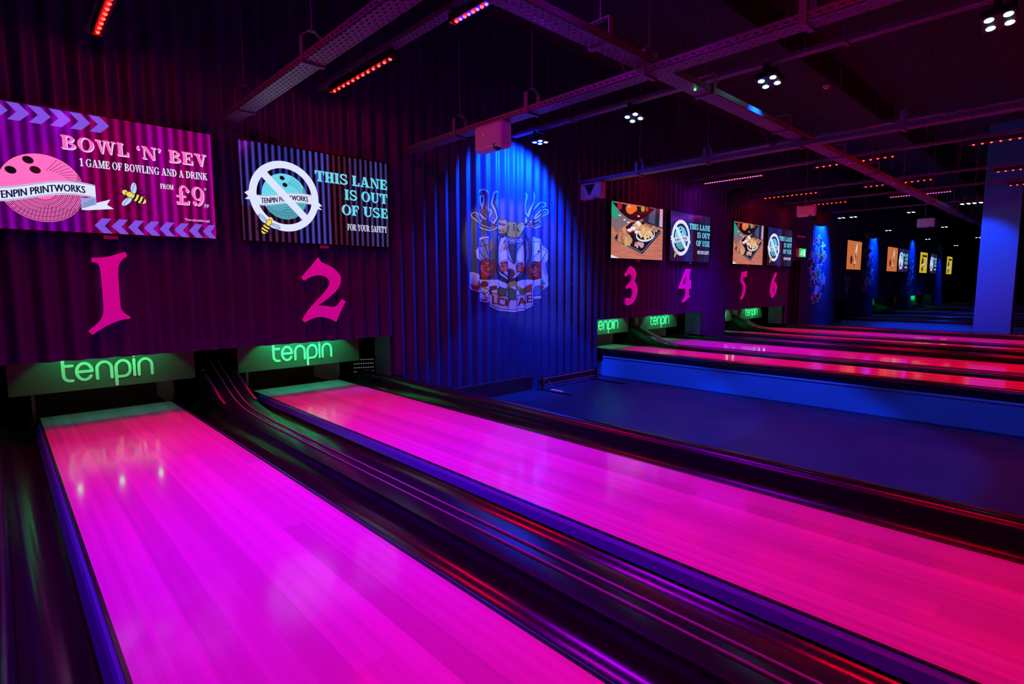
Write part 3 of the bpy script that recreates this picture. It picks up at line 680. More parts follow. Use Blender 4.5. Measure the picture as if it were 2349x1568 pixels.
def art_food():
    a = Art({k: E_[k] for k in ('wood', 'tray', 'trayedge', 'chicken', 'chicken2', 'pork', 'popcorn', 'popcorn2', 'sauce', 'bowl', 'orange', 'red', 'olive', 'bowlblack', 'green', 'grey', 'greydark', 'floorgrey', 'postwhite', 'palewhite')})
    R = random.Random(5)
    pp = lambda l: [P(*q) for q in l]
    a.rect(0, 0, W, H, 'wood', 0)
    a.poly(pp([(0, .58), (.1, .45), (.38, .74), (.38, .8), (0, .9)]), 'floorgrey', 1)
    a.poly(pp([(0, .9), (0, 1), (.1, 1), (.12, .7), (0, .74)]), 'green', 2)
    a.poly(pp([(0, 0), (.16, .0), (0, .06)]), 'palewhite', 1)
    a.poly(pp([(.58, .7), (.62, 1), (1, 1), (1, .62)]), 'greydark', 1); a.poly(pp([(.7, .72), (.72, 1), (.84, 1), (.83, .68)]), 'grey', 2)
    a.poly(pp([(.92, .66), (.93, 1), (.99, 1), (.99, .64)]), 'postwhite', 3)
    bw = [P(.02+.8*k/20, .98-.27*math.sin(PI*k/20)) for k in range(21)]
    a.poly(bw, 'bowlblack', 3)
    for u, v, rx, ry, m in ((.15, .955, .07, .06, 'sauce'), (.34, .92, .13, .085, 'orange'), (.42, .94, .08, .06, 'orange'), (.58, .95, .06, .05, 'olive'), (.66, .97, .05, .04, 'red'), (.32, .95, .05, .02, 'postwhite')):
        a.ell(u*W, min(v*H, H-ry-.002), rx, ry, m, 4)
    for u, v in ((.15, .77), (.24, .70), (.31, .665), (.5, .8)): a.ell(u*W, v*H, .035, .014, 'bowl', 5)
    a.poly(pp([(.055, .33), (.585, .10), (.62, .14), (.95, .53), (.95, .58), (.5, .73), (.35, .66), (.1, .42)]), 'tray', 4)
    a.line(pp([(.06, .345), (.57, .135), (.615, .175), (.935, .555)]), .012, 'trayedge', 5)
    def heap(cu, cv, ru, rv, n, r0, ms, lay):
        for k in range(n):
            t = R.uniform(0, 2*PI); q = math.sqrt(R.random())
            a.ell((cu+ru*q*math.cos(t))*W, (cv+rv*q*math.sin(t))*H, r0*R.uniform(.7, 1.2), r0*R.uniform(.6, .95), ms[k % len(ms)], lay+k % 3, R.uniform(0, 3), 12)
    heap(.21, .42, .085, .11, 32, .06, ('chicken', 'chicken2'), 6)
    heap(.3, .335, .075, .04, 13, .065, ('chicken', 'popcorn2'), 9)
    heap(.56, .615, .16, .045, 26, .06, ('chicken2', 'chicken', 'popcorn2'), 6)
    heap(.81, .585, .06, .05, 13, .05, ('chicken2', 'chicken'), 6)
    heap(.52, .265, .085, .045, 30, .03, ('pork', 'chicken', 'pork'), 12)
    for u, v, rx, ry in ((.4, .55, .10, .05), (.33, .51, .08, .04), (.47, .49, .08, .045)): a.ell(u*W, v*H, rx, ry, 'sauce', 10); a.ell(u*W, v*H+.012, rx*.85, ry*.7, 'palewhite', 11)
    a.ell(.64*W, .46*H, .3, .115, 'bowl', 13, .12); a.ell(.64*W, .475*H, .27, .095, 'tray', 14, .12)
    heap(.64, .5, .13, .1, 46, .042, ('popcorn', 'popcorn2'), 15)
    a.poly(pp([(.44, .68), (.5, .61), (.55, .66), (.49, .72)]), 'palewhite', 18)
    return a
def art_wrap():
    a = Art({k: E_[k] for k in ('wood2', 'wrap', 'foil', 'dip', 'brownred', 'palewhite')})
    a.rect(0, 0, W, H, 'wood2', 0)
    for cx, cy, rx, ry, rot, m, l in ((.6, .6, .1, .3, -.25, 'foil', 1), (.58, .55, .07, .22, -.25, 'wrap', 2), (.66, .7, .06, .2, -.1, 'wrap', 2), (.6, .48, .05, .12, .2, 'brownred', 3), (.66, .78, .03, .12, -.1, 'palewhite', 4), (.58, .2, .12, .1, .3, 'wrap', 1), (.56, .16, .08, .05, .3, 'brownred', 2), (.33, .34, .13, .14, 0, 'dip', 1), (.33, .36, .1, .1, 0, 'brownred', 2)):
        a.ell(cx*W, cy*H, rx, ry, m, l, rot)
    return a
def art_drink():
    a = Art({k: E_[k] for k in ('wood3', 'maroon', 'brownred', 'palewhite', 'shade')})
    a.rect(0, 0, W, H, 'wood3', 0)
    a.ell(.38*W, .4*H, .22, .33, 'maroon', 1); a.poly([P(.22, .28), P(.55, .42), P(.55, .5), P(.22, .36)], 'palewhite', 2); a.poly([P(.25, .2), P(.5, .3), P(.5, .34), P(.25, .24)], 'shade', 2)
    a.rect(.3*W, .78*H, .92*W, .88*H, 'maroon', 1)
    for v, u in ((.66, .7), (.56, .72), (.44, .75), (.3, .78)): a.rect(u*W, v*H, .93*W, (v+.06)*H, 'shade', 1)
    return a
CX = {1: .7405, 2: 2.594, 3: 8.4318, 4: 10.2853, 5: 12.9562, 6: 14.8097, 7: 21.1, 8: 26.08, 9: 27.9, 10: 31.78, 11: 34.0, 12: 38.25}
television(1, CX[1], 'wide wall screen with a pink bowling drinks offer above pink number one', art_promo())
tv = television(2, CX[2], 'wall screen saying this lane is out of use above number two', art_closed())
for n, l in ((4, 'wall screen saying this lane is out of use above number four'), (6, 'wall screen saying this lane is out of use, beside the green exit sign'),
             (9, 'small far wall screen with the out of use notice above number nine'), (11, 'farthest wall screen with the out of use notice above number eleven')):
    clone(tv, (CX[n], 5.68, 2.1029), l)
tv = television(3, CX[3], 'wall screen showing a tray of fried chicken above number three', art_food())
clone(tv, (CX[5], 5.68, 2.1029), 'wall screen showing a tray of fried chicken above number five')
tv = television(7, CX[7], 'wall screen with an orange picture of a wrap above number seven', art_wrap())
clone(tv, (CX[8], 5.68, 2.1029), 'far wall screen with an orange picture of a wrap above number eight')
tv = television(10, CX[10], 'far wall screen with a yellow drink advert above number ten', art_drink())
clone(tv, (CX[12], 5.68, 2.1029), 'farthest wall screen with a yellow drink advert, at the alley end')

# exit sign over the door
ex = thing('exit_sign', (16.25, 5.62, 1.92), 'green lit exit sign with a white running figure over the dark door', 'exit sign')
MB().box(16.0, 16.5, 5.63, 5.715, 1.9, 2.13).build('housing', M['white_plastic'], ex)
ea = Art({'g': mat('exit_green', (0, .1, .03), .4, emit=(0.01, .62, .16), es=1.0), 'w': mat('exit_white', (.5, .5, .5), .4, emit=(.75, 1, .85), es=1.0)})
ea.rect(0, 0, .5, .23, 'g', 0); ea.ell(.2, .185, .02, .02, 'w', 1)
ea.line([(.19, .155), (.17, .1), (.2, .065), (.19, .025)], .022, 'w', 1, True); ea.line([(.17, .1), (.13, .07), (.09, .075)], .022, 'w', 1, True)
ea.line([(.19, .15), (.235, .13), (.25, .1)], .014, 'w', 1, True); ea.line([(.185, .15), (.145, .14), (.13, .11)], .014, 'w', 1, True)
ea.rect(.3, .03, .42, .2, 'w', 1)
ea.build('panel', lambda u, v, l: (16.0+u, 5.628-l, 1.9+v), ex, .001)
tag(MB().box(16.02, 16.48, 5.64, 5.715, 2.42, 2.48).build('emergency_light', M['white_plastic'], bevel=.01), 'slim wall light above the green exit sign', 'wall light')

# ------------------------------------------------------------------ printed murals that follow the corrugation
MC = {k: mat('print_'+k, v, .5) for k, v in dict(border=(.66, .6, .56), white=(.75, .72, .66), black=(.012, .012, .008), navy=(.015, .02, .035), blue=(.1, .18, .3), steel=(.25, .28, .3), gold=(.55, .3, .02), orange=(.5, .17, .01),
      red=(.5, .025, .012), darkred=(.2, .01, .006), pink=(.6, .2, .2), green=(.04, .36, .11), leaf=(.09, .13, .035), lilac=(.58, .42, .34), yellow=(.7, .55, .03)).items()}
def mural(polys, label, x0, x1, per=14):
    names = list(MC); bm = bmesh.new()
    cnt = [0]
    for pts, m, lay in polys:
        cnt[0] += 1; vs = [bm.verts.new((x, -lay*.0007-cnt[0]*4e-6, z)) for x, z in pts]
        try:
            f = bm.faces.new(vs); f.material_index = names.index(m)
        except ValueError: pass
    bmesh.ops.triangulate(bm, faces=[f for f in bm.faces if len(f.verts) > 4])
    n0 = math.floor((x0-RX)/(PCH/per)); n1 = math.ceil((x1-RX)/(PCH/per))
    for k in range(n0, n1+1):
        bmesh.ops.bisect_plane(bm, geom=list(bm.verts)+list(bm.edges)+list(bm.faces), plane_co=(RX+k*PCH/per, 0, 0), plane_no=(1, 0, 0), dist=1e-6)
    for v in bm.verts: v.co.y = wy(v.co.x)-.004+v.co.y
    c = Vector(((x0+x1)/2, 5.7, 1.6))
    for v in bm.verts: v.co -= c
    bmesh.ops.recalc_face_normals(bm, faces=bm.faces)
    for f in bm.faces:
        if f.normal.y > 0: f.normal_flip()
    me = bpy.data.meshes.new('wall_mural'); bm.to_mesh(me); bm.free()
    for k in names: me.materials.append(MC[k])
    o = bpy.data.objects.new('wall_mural', me); o.location = c; COL.objects.link(o)
    return tag(o, label, 'mural')
MUR = dict([
('wingL_border',[(4.789,2.414),(4.77,2.261),(4.791,2.199),(4.866,2.129),(4.917,2.095),(4.797,2.085),(4.773,2.134),(4.731,2.141),(4.701,2.116),(4.71,2.079),(4.767,2.045),(4.787,1.97),(4.846,1.929),(4.958,1.91),(5.056,1.962),(5.092,1.971),(5.082,1.898),(5.101,1.978),(5.128,2.059),(5.166,2.206),(5.148,2.27),(5.104,2.37),(5.096,2.435),(5.061,2.437),(5.063,2.301),(5.049,2.196),(4.997,2.192),(4.957,2.24),(4.959,2.368),(4.947,2.425),(4.896,2.449),(4.85,2.433),(4.844,2.401),(4.895,2.387),(4.912,2.338),(4.902,2.286),(4.868,2.308),(4.818,2.354)]),
('wingL',[(4.798,2.371),(4.797,2.314),(4.834,2.254),(4.91,2.236),(4.956,2.149),(4.955,2.078),(4.848,2.057),(4.789,2.066),(4.8,2.009),(4.864,1.962),(4.959,1.942),(5.047,1.994),(5.096,2.03),(5.12,2.124),(5.139,2.23),(5.104,2.292),(5.094,2.187),(5.058,2.132),(5.005,2.166),(4.956,2.188),(4.937,2.264),(4.868,2.27),(4.818,2.329)]),
('wingL_red',[(4.796,2.015),(4.864,1.988),(4.959,1.962),(5.074,2.015),(5.096,2.004),(5.047,1.981),(4.959,1.936),(4.864,1.956),(4.805,1.99)]),
('wingR_border',[(5.647,2.507),(5.627,2.342),(5.613,2.176),(5.62,2.067),(5.675,2.03),(5.795,2.024),(5.897,2.024),(5.969,2.05),(5.98,2.135),(6.053,2.198),(6.123,2.232),(6.127,2.289),(6.063,2.291),(5.979,2.248),(5.969,2.304),(6.021,2.336),(6.094,2.357),(6.094,2.4),(6.021,2.407),(5.948,2.386),(5.927,2.482),(5.886,2.544),(5.836,2.544),(5.811,2.511),(5.805,2.372),(5.779,2.384),(5.765,2.492),(5.716,2.521)]),
('wingR',[(5.696,2.465),(5.676,2.305),(5.695,2.211),(5.755,2.174),(5.805,2.108),(5.897,2.101),(5.959,2.162),(6.011,2.23),(6.095,2.265),(5.979,2.22),(5.917,2.194),(5.897,2.241),(5.959,2.317),(6.042,2.374),(5.958,2.359),(5.897,2.381),(5.866,2.475),(5.84,2.473),(5.836,2.361),(5.795,2.26),(5.755,2.312),(5.725,2.42)]),
('wingR_green',[(5.706,2.431),(5.666,2.304),(5.676,2.236),(5.755,2.16),(5.755,2.181),(5.699,2.252),(5.691,2.307),(5.725,2.42)]),
('beak',[(5.675,2.092),(5.795,2.121),(5.795,2.059),(5.735,2.059)]),
('crown',[(5.101,2.004),(5.128,2.072),(5.183,2.096),(5.265,2.098),(5.283,2.057),(5.367,2.079),(5.462,2.07),(5.538,2.048),(5.577,2.085),(5.616,2.081),(5.626,2.013),(5.586,1.928),(5.557,1.864),(5.441,1.851),(5.291,1.87),(5.264,1.908),(5.163,1.883),(5.118,1.926)]),
('crown_whiteL',[(5.128,2.006),(5.164,2.048),(5.265,2.071),(5.264,1.989),(5.182,1.957)]),
('crown_whiteR',[(5.577,2.009),(5.612,2.06),(5.626,2.006),(5.581,1.955)]),
('gemL_border',[(4.802,1.804),(4.88,1.841),(4.958,1.838),(4.964,1.656),(4.963,1.538),(4.824,1.521),(4.739,1.538),(4.724,1.647),(4.772,1.706)]),
('gemL',[(4.802,1.772),(4.905,1.816),(4.952,1.812),(4.951,1.681),(4.937,1.563),(4.876,1.529),(4.773,1.565),(4.771,1.674)]),
('shoe',[(5.099,1.846),(5.163,1.896),(5.254,1.908),(5.18,1.797),(5.152,1.663),(5.159,1.503),(5.232,1.356),(5.362,1.289),(5.516,1.282),(5.604,1.36),(5.624,1.514),(5.605,1.791),(5.626,1.93),(5.685,1.947),(5.755,1.854),(5.779,1.715),(5.754,1.517),(5.694,1.361),(5.594,1.262),(5.438,1.192),(5.286,1.193),(5.176,1.261),(5.095,1.368),(5.069,1.501),(5.071,1.713)]),
('shoe_inner',[(5.208,1.839),(5.291,1.856),(5.441,1.851),(5.586,1.845),(5.611,1.652),(5.61,1.444),(5.535,1.317),(5.4,1.282),(5.268,1.316),(5.186,1.423),(5.16,1.57),(5.17,1.717)]),
('gem',[(5.235,1.787),(5.282,1.849),(5.537,1.856),(5.596,1.783),(5.44,1.509),(5.417,1.481),(5.29,1.668)]),
('gem_top',[(5.235,1.787),(5.282,1.849),(5.537,1.856),(5.596,1.783),(5.441,1.767),(5.328,1.771)]),
('roseL',[(4.806,1.494),(4.893,1.542),(4.998,1.539),(5.069,1.487),(5.068,1.368),(5.022,1.287),(4.942,1.26),(4.821,1.273),(4.784,1.364)]),
('roseR',[(5.694,1.396),(5.785,1.518),(5.877,1.541),(5.96,1.522),(5.971,1.291),(5.898,1.262),(5.754,1.262)]),
('roseM',[(5.159,1.489),(5.27,1.519),(5.326,1.466),(5.306,1.384),(5.232,1.363),(5.177,1.409)]),
('roseN',[(5.449,1.468),(5.595,1.513),(5.61,1.388),(5.536,1.366),(5.458,1.393)]),
('cards_border',[(5.785,1.883),(5.866,1.902),(5.897,1.868),(5.959,1.857),(5.97,1.808),(6.054,1.783),(6.118,1.699),(6.119,1.569),(6.055,1.437),(6.119,1.336),(6.131,1.175),(6.024,1.073),(6.003,0.986),(5.815,0.969),(5.784,1.234)]),
('cardA',[(5.799,1.814),(5.949,1.821),(5.949,1.679),(5.836,1.547),(5.799,1.617)]),
('cardB',[(5.959,1.779),(6.022,1.753),(6.107,1.685),(6.044,1.538),(5.985,1.45),(5.96,1.579)]),
('tailL_border',[(4.636,1.35),(4.695,1.363),(4.779,1.325),(4.775,1.084),(4.691,1.117),(4.6,1.17),(4.604,1.215),(4.651,1.221)]),
('tailL_red',[(4.642,1.202),(4.771,1.169),(4.771,1.117),(4.708,1.13)]),
('dice_border',[(4.769,1.26),(4.96,1.26),(4.974,0.981),(4.903,0.943),(4.774,0.986)]),
('dice',[(4.787,1.103),(4.862,1.155),(4.944,1.115),(4.943,1.022),(4.895,0.976),(4.791,1.014)]),
('banner_border',[(4.951,1.26),(5.815,1.262),(5.794,0.883),(5.713,0.835),(5.593,0.811),(5.436,0.796),(5.246,0.817),(5.09,0.836),(4.956,0.928)]),
('banner',[(4.972,1.114),(5.083,1.059),(5.266,1.029),(5.437,1.019),(5.593,1.044),(5.774,1.091),(5.778,0.891),(5.632,0.845),(5.436,0.828),(5.228,0.845),(5.081,0.87),(4.977,0.941)]),
('banner_red',[(5.623,1.121),(5.778,1.205),(5.778,1.091),(5.633,1.043)]),
('banner_dark',[(4.972,1.101),(4.994,1.167),(5.084,1.18),(5.092,1.126),(5.029,1.114),(5.046,1.02)]),
('strap',[(5.258,1.166),(5.362,1.22),(5.438,1.248),(5.438,1.192),(5.323,1.138),(5.267,1.118)]),
('strap2',[(5.438,1.22),(5.554,1.164),(5.613,1.121),(5.603,1.093),(5.535,1.115),(5.438,1.165)]),
('clover1',[(5.093,1.14),(5.175,1.166),(5.267,1.125),(5.257,1.043),(5.155,1.024),(5.092,1.073)]),
('clover2',[(5.295,1.097),(5.361,1.158),(5.437,1.109),(5.437,0.977),(5.36,0.986),(5.304,1.042)]),
('clover3',[(5.554,1.122),(5.633,1.149),(5.643,1.065),(5.593,1.037),(5.554,1.066)]),
('gemR',[(5.856,1.033),(5.898,1.162),(5.95,1.176),(5.961,1.031),(5.856,1.018)]),
('textL',[(5.011,1.047),(5.379,0.881)]),
('textR',[(5.437,0.97),(5.778,0.934)]),
])
LK = dict(crown=('gold', 3), crown_whiteL=('lilac', 4), crown_whiteR=('lilac', 4),
          gemL_border=('border', 1), gemL=('steel', 2), shoe=('navy', 5), shoe_inner=('lilac', 6), gem=('blue', 8), gem_top=('steel', 9), roseL=('darkred', 6), roseR=('darkred', 6), roseM=('darkred', 8), roseN=('darkred', 8),
          cards_border=('border', 1), cardA=('white', 3), cardB=('white', 2), tailL_border=('border', 1), tailL_red=('red', 2), dice_border=('border', 2), dice=('white', 3), banner_border=('border', 3), banner=('lilac', 4),
          banner_red=('red', 5), banner_dark=('darkred', 5), strap=('gold', 10), strap2=('gold', 10), clover1=('leaf', 11), clover2=('leaf', 11), clover3=('leaf', 11), gemR=('blue', 3))
pl = [(MUR[k], m, l) for k, (m, l) in LK.items()]
def edge_line(k, wd, m, lay):
    for q in stroke(MUR[k]+[MUR[k][0]], wd, False): pl.append((q, m, lay))
for k, l in (('gemL', 3), ('gem', 9), ('dice', 4), ('cardA', 4), ('cardB', 3), ('banner', 5), ('crown', 4), ('gemR', 4), ('clover2', 12), ('clover1', 12)): edge_line(k, .008, 'black', l)
def ln(pts, wd, m, l):
    for q in stroke(pts, wd, True): pl.append((q, m, l))
def el(cx, cz, rx, rz, m, l, n=20): pl.append(([(cx+rx*math.cos(2*PI*k/n), cz+rz*math.sin(2*PI*k/n)) for k in range(n)], m, l))
# facets of the diamonds, steel shine of the horseshoe, petals, pips, eye, lettering
for a, b in (((5.235, 1.787), (5.596, 1.783)), ((5.34, 1.772), (5.417, 1.49)), ((5.47, 1.77), (5.425, 1.49)), ((5.3, 1.85), (5.34, 1.772)), ((5.34, 1.772), (5.41, 1.853)), ((5.41, 1.853), (5.47, 1.77)), ((5.47, 1.77), (5.53, 1.853))): ln([a, b], .009, 'black', 10)
pl += [([(5.34, 1.772), (5.47, 1.77), (5.425, 1.49)], 'navy', 9), ([(5.235, 1.787), (5.34, 1.772), (5.40, 1.52)], 'lilac', 9)]
for a, b in (((4.802, 1.7), (4.95, 1.74)), ((4.87, 1.80), (4.80, 1.6)), ((4.87, 1.8), (4.93, 1.58)), ((4.80, 1.7), (4.9, 1.54))): ln([a, b], .009, 'black', 4)
ln([(5.18, 1.86), (5.13, 1.7), (5.12, 1.5), (5.17, 1.37), (5.28, 1.27)], .018, 'border', 7); ln([(5.66, 1.9), (5.72, 1.8), (5.73, 1.6), (5.68, 1.42)], .016, 'blue', 7)
ln([(5.24, 1.84), (5.18, 1.68), (5.18, 1.5), (5.24, 1.38), (5.4, 1.3), (5.53, 1.33)], .014, 'white', 7)
for z in (1.68, 1.55, 1.42): pl.append(([(5.66, z), (5.71, z+.01), (5.71, z+.08), (5.66, z+.07)], 'red', 7))
for cx, cz, r in ((4.93, 1.40, .1), (5.86, 1.38, .09), (5.24, 1.43, .055), (5.54, 1.43, .055)):
    for k in range(5):
        t = k*1.257+.4; el(cx+r*.75*math.cos(t), cz+r*.75*math.sin(t), r*.5, r*.45, 'red', 9+k % 2, 12)
    ln([(cx-r*.7, cz+r*.5), (cx-r*.8, cz-.1*r), (cx-r*.2, cz-r*.7), (cx+r*.5, cz-r*.5)], .013, 'pink', 12); ln([(cx-r*.3, cz+r*.8), (cx+r*.3, cz+r*.8), (cx+r*.5, cz+r*.3)], .011, 'pink', 12)
    for k in range(4): el(cx+r*.1+.2*r*math.cos(k*1.6), cz+.2*r*math.sin(k*1.6), r*.13, r*.13, 'yellow', 13, 8)
for x, z in ((4.84, 1.12), (4.87, 1.10), (4.9, 1.085), (4.82, 1.10), (4.85, 1.083), (4.875, 1.065), (4.82, 1.05), (4.905, 1.02), (4.925, 1.06)): el(x, z, .009, .009, 'black', 5, 8)
ln([(4.787, 1.103), (4.885, 1.075), (4.944, 1.115)], .007, 'black', 5); ln([(4.885, 1.075), (4.895, .976)], .007, 'black', 5)
FEATHERS = [([(5.06, 1.99), (4.96, 2.05), (4.86, 2.17), (4.815, 2.28), (4.81, 2.38)], 'red'), ([(4.83, 2.39), (4.88, 2.43), (4.92, 2.40), (4.92, 2.31), (4.90, 2.22), (4.95, 2.10)], 'red'),
            ([(5.095, 2.42), (5.075, 2.30), (5.11, 2.20), (5.13, 2.10), (5.08, 2.0)], 'green'), ([(4.72, 2.11), (4.79, 2.04), (4.88, 1.98), (4.96, 1.95), (5.05, 1.98)], 'yellow'), ([(5.0, 2.18), (4.96, 2.1), (4.95, 2.02)], 'blue'),
            ([(5.69, 2.47), (5.665, 2.34), (5.67, 2.22), (5.72, 2.14)], 'green'), ([(5.85, 2.50), (5.84, 2.38), (5.79, 2.26), (5.76, 2.14)], 'blue'), ([(6.06, 2.375), (5.96, 2.35), (5.90, 2.26), (5.82, 2.14)], 'blue'),
            ([(6.09, 2.27), (6.0, 2.21), (5.93, 2.14), (5.84, 2.09)], 'yellow'), ([(5.80, 2.06), (5.88, 2.055), (5.94, 2.08)], 'green')]
for w_, m_, l_ in ((.085, 'border', 1), (.052, 'navy', 2)):
    for f_, c_ in FEATHERS: ln(f_, w_, m_, l_)
for f_, c_ in FEATHERS: ln([(x+.006, z) for x, z in f_], .012, c_, 3)
el(4.95, 2.02, .10, .055, 'navy', 2); el(5.86, 2.10, .085, .055, 'navy', 2); el(5.695, 2.10, .075, .08, 'border', 1); el(5.70, 2.10, .058, .064, 'navy', 3)
pl.append(([(5.72, 2.075), (5.80, 2.09), (5.80, 2.045), (5.74, 2.04)], 'red', 4))
el(5.69, 2.115, .035, .042, 'white', 4); el(5.685, 2.12, .014, .018, 'black', 5)
for k in range(5):
    x = 5.31+k*.055; ln([(x, 2.04-.02*abs(k-2)), (x+.012*(k-2), 1.95)], .014, 'black', 5)
for k in range(6): el(5.14+k*.03, 1.93+.012*math.sin(k), .008, .008, 'black', 5, 8)
pl.append(([(5.15, 2.03), (5.25, 2.0), (5.26, 2.03), (5.16, 2.06)], 'red', 5))
pl.append(([(5.23, 1.7), (5.3, 1.82), (5.27, 1.72), (5.25, 1.63)], 'orange', 7)); pl.append(([(5.19, 1.62), (5.25, 1.68), (5.28, 1.55), (5.2, 1.52)], 'white', 7)); pl.append(([(5.5, 1.55), (5.58, 1.68), (5.58, 1.52)], 'white', 7))
el(5.37, 1.35, .06, .07, 'darkred', 7); el(5.36, 1.37, .035, .045, 'navy', 8)
pl.append(([(4.97, 1.72), (5.04, 1.83), (5.05, 1.7), (5.0, 1.62)], 'orange', 4)); pl.append(([(4.98, 1.55), (5.05, 1.66), (5.07, 1.55), (5.0, 1.5)], 'leaf', 6))
for x, z in ((5.82, 1.76), (5.93, 1.68)): el(x, z, .012, .016, 'black', 5, 8)
pl.append(([(5.92, 1.5), (5.96, 1.56), (5.96, 1.45)], 'red', 5)); pl.append(([(5.81, 1.58), (5.86, 1.52), (5.9, 1.5), (5.82, 1.47)], 'green', 4))
pl.append(([(5.95, 1.22), (6.05, 1.27), (6.1, 1.2), (6.0, 1.16)], 'green', 3)); pl.append(([(5.95, 1.16), (6.08, 1.17), (6.05, 1.1)], 'red', 3)); pl.append(([(4.75, 1.26), (4.83, 1.2), (4.88, 1.22), (4.82, 1.14), (4.74, 1.17)], 'leaf', 5)); el(4.88, 1.2, .045, .04, 'darkred', 6)
for txt, xa, xb, z0, z1 in (('LUCKY', 5.03, 5.38, .93, .865), ('TAKE', 5.46, 5.77, .87, .935)):
    q, wd = sans_text(txt, 1.0)
    for p in q:
        for ox in (-.005, 0, .005): pl.append(([(xa+ox+a/wd*(xb-xa), z0+(z1-z0)*a/wd+b*.16) for a, b in p], 'darkred', 7))
mural(pl, 'printed lucky charms mural with horseshoe, diamond and roses on the blue lit wall', 4.6, 6.14)
def collage(cx, label, seed, z0=.72, z1=2.5, hw=.72, accent='red'):
    R = random.Random(seed); q = []
    for k in range(46):
        z = z0+(z1-z0)*(k+.5)/46; t = (z-z0)/(z1-z0)
        x = cx+R.uniform(-1, 1)*hw*(.55+.45*math.sin(PI*t)); s = R.uniform(.06, .17); a = R.uniform(0, 3)
        n = R.choice((3, 4, 4, 5, 10)); shp = lambda r: [(x+r*math.cos(a+2*PI*i/n)*R.uniform(.75, 1.1), z+r*1.1*math.sin(a+2*PI*i/n)) for i in range(n)]
        st = R.getstate(); b = shp(s+.028); R.setstate(st); c = shp(s)
        q.append((b, 'border', 1)); q.append((c, R.choice(('white', 'blue', 'navy', 'black', 'steel', 'lilac', accent, 'green', 'gold')), 2+k % 7))
        R.setstate(st); q.append((shp(s*.45), R.choice(('black', 'navy', 'white', accent)), 10+k % 3))
    mural(q, label, cx-1, cx+1, 6)
collage(17.8, 'tall printed sticker mural left of dark lane seven', 3)
collage(23.0, 'tall printed sticker mural with green shapes, right of dark lane seven', 11, accent='green')
collage(29.4, 'small far printed mural between the screens of lanes nine and ten', 23)

# ------------------------------------------------------------------ cable trays, hangers and rods
def tray(x, z, ys, label, hang=True, wd=.15, y0=-3.0, y1=5.66, perf=True, fl=.05):
    t = thing('cable_tray', (x, (y0+y1)/2, z), label, 'cable tray')
    b = MB().box(x-wd/2, x+wd/2, y0, y1, z, z+.003, 0).box(x-wd/2, x-wd/2+.003, y0, y1, z, z+fl, 1).box(x+wd/2-.003, x+wd/2, y0, y1, z, z+fl, 1)
    b.build('channel', [M['perf_base'], M['perf_side']] if perf else [M['galv'], M['galv']], t)
    for y in ys:
        if hang:
            h = MB()
            for s in (-1, 1):
                xx = x+s*(wd/2+.004); h.box(xx-.003, xx+.003, y-.022, y+.022, z-.012, z+.17)
                h.poly([(xx, y-.022, z+.17), (xx, y+.022, z+.17), (x+s*.02, y+.022, z+.215), (x+s*.02, y-.022, z+.215)])
            h.box(x-.021, x+.021, y-.022, y+.022, z+.213, z+.218).box(x-wd/2-.006, x+wd/2+.006, y-.015, y+.015, z-.014, z-.0005)
            hb = h.build('hanger', M['galv'], t)
            MB().tube((x, y, z+.2), (x, y, CEIL-.001), .005, 6).build('threaded_rod', M['galv'], hb)
        else:
            hb = MB().box(x-wd/2-.012, x+wd/2+.012, y-.015, y+.015, z-.012, z-.0005).build('hanger', M['galv'], t)
            for s in (-1, 1): MB().tube((x+s*(wd/2+.008), y, z-.012), (x+s*(wd/2+.008), y, CEIL-.001), .004, 6).build('threaded_rod', M['galv'], hb)
    return t
tray(1.725, 2.72, [5.25, 3.84, 2.5, 1.1, -.4], 'perforated cable tray between screens one and two, blue lit below')
tray(3.64, 2.72, [4.65, 3.6, 2.39, 1.3, .1], 'perforated cable tray carrying the nearest white projector, lit violet')
tray(6.78, 2.73, [5.6, 4.57, 3.55, 2.43, 1.46, .3], 'perforated cable tray left of lane three, hangers lit bright blue')
HZ = 3.2
HT = {1: .72, 2: 2.62, 3: 8.43, 4: 10.2, 5: 13.0, 6: 15.0}
for n, x in HT.items():
    tray(x, HZ, [4.9, 3.4, 1.9, .4], f'thin cable tray holding the coloured lamp bars above lane {WORD[n]}', False, .1, fl=.035)
tray(5.36, HZ, [4.6, 3.1, 1.6, .1], 'thin cable tray holding the blue spotlights over the walkway', False, .1, fl=.035)
tray(17.9, HZ, [4.6, 3.1, 1.6], 'far cable tray holding blue spotlights left of lane seven', False, .1, fl=.035)
# one tray crossing all the others
ct = thing('cable_tray', (13, 2.42, 2.80), 'long cable tray crossing under the lamps parallel to the screen wall', 'cable tray')
cm = MB(); cm.box(1.0, 40, 2.34, 2.50, 2.795, 2.798).box(1.0, 40, 2.34, 2.343, 2.795, 2.845).box(1.0, 40, 2.497, 2.50, 2.795, 2.845)
cm.build('channel', perforated('perforated_tray_cross', 1, 0), ct)
for x in (3.1, 4.55, 6.2, 8.0, 9.6, 11.5, 13.8, 16.2, 19, 22, 25):
    h = MB()
    for s in (-1, 1): h.box(x-.022, x+.022, 2.42+s*.086-.003, 2.42+s*.086+.003, 2.785, 2.95)
    h.box(x-.022, x+.022, 2.33, 2.51, 2.781, 2.7945).box(x-.022, x+.022, 2.331, 2.509, 2.95, 2.955)
    hb = h.build('hanger', M['galv'], ct); MB().tube((x, 2.42, 2.955), (x, 2.42, CEIL-.001), .005, 6).build('threaded_rod', M['galv'], hb)
tag(MB().lathe((4.34, 2.40, 2.782), [(0, 0), (.009, 0), (.009, .012), (0, .012)], 8).build('indicator_lamp', M['dot_green']), 'tiny green indicator lamp under the crossing cable tray', 'indicator lamp')
def cable(pts, label, r=.004):
    tag(MB().path(pts, r, 6).build('cable', M['galv'], smooth=True), label, 'cable')
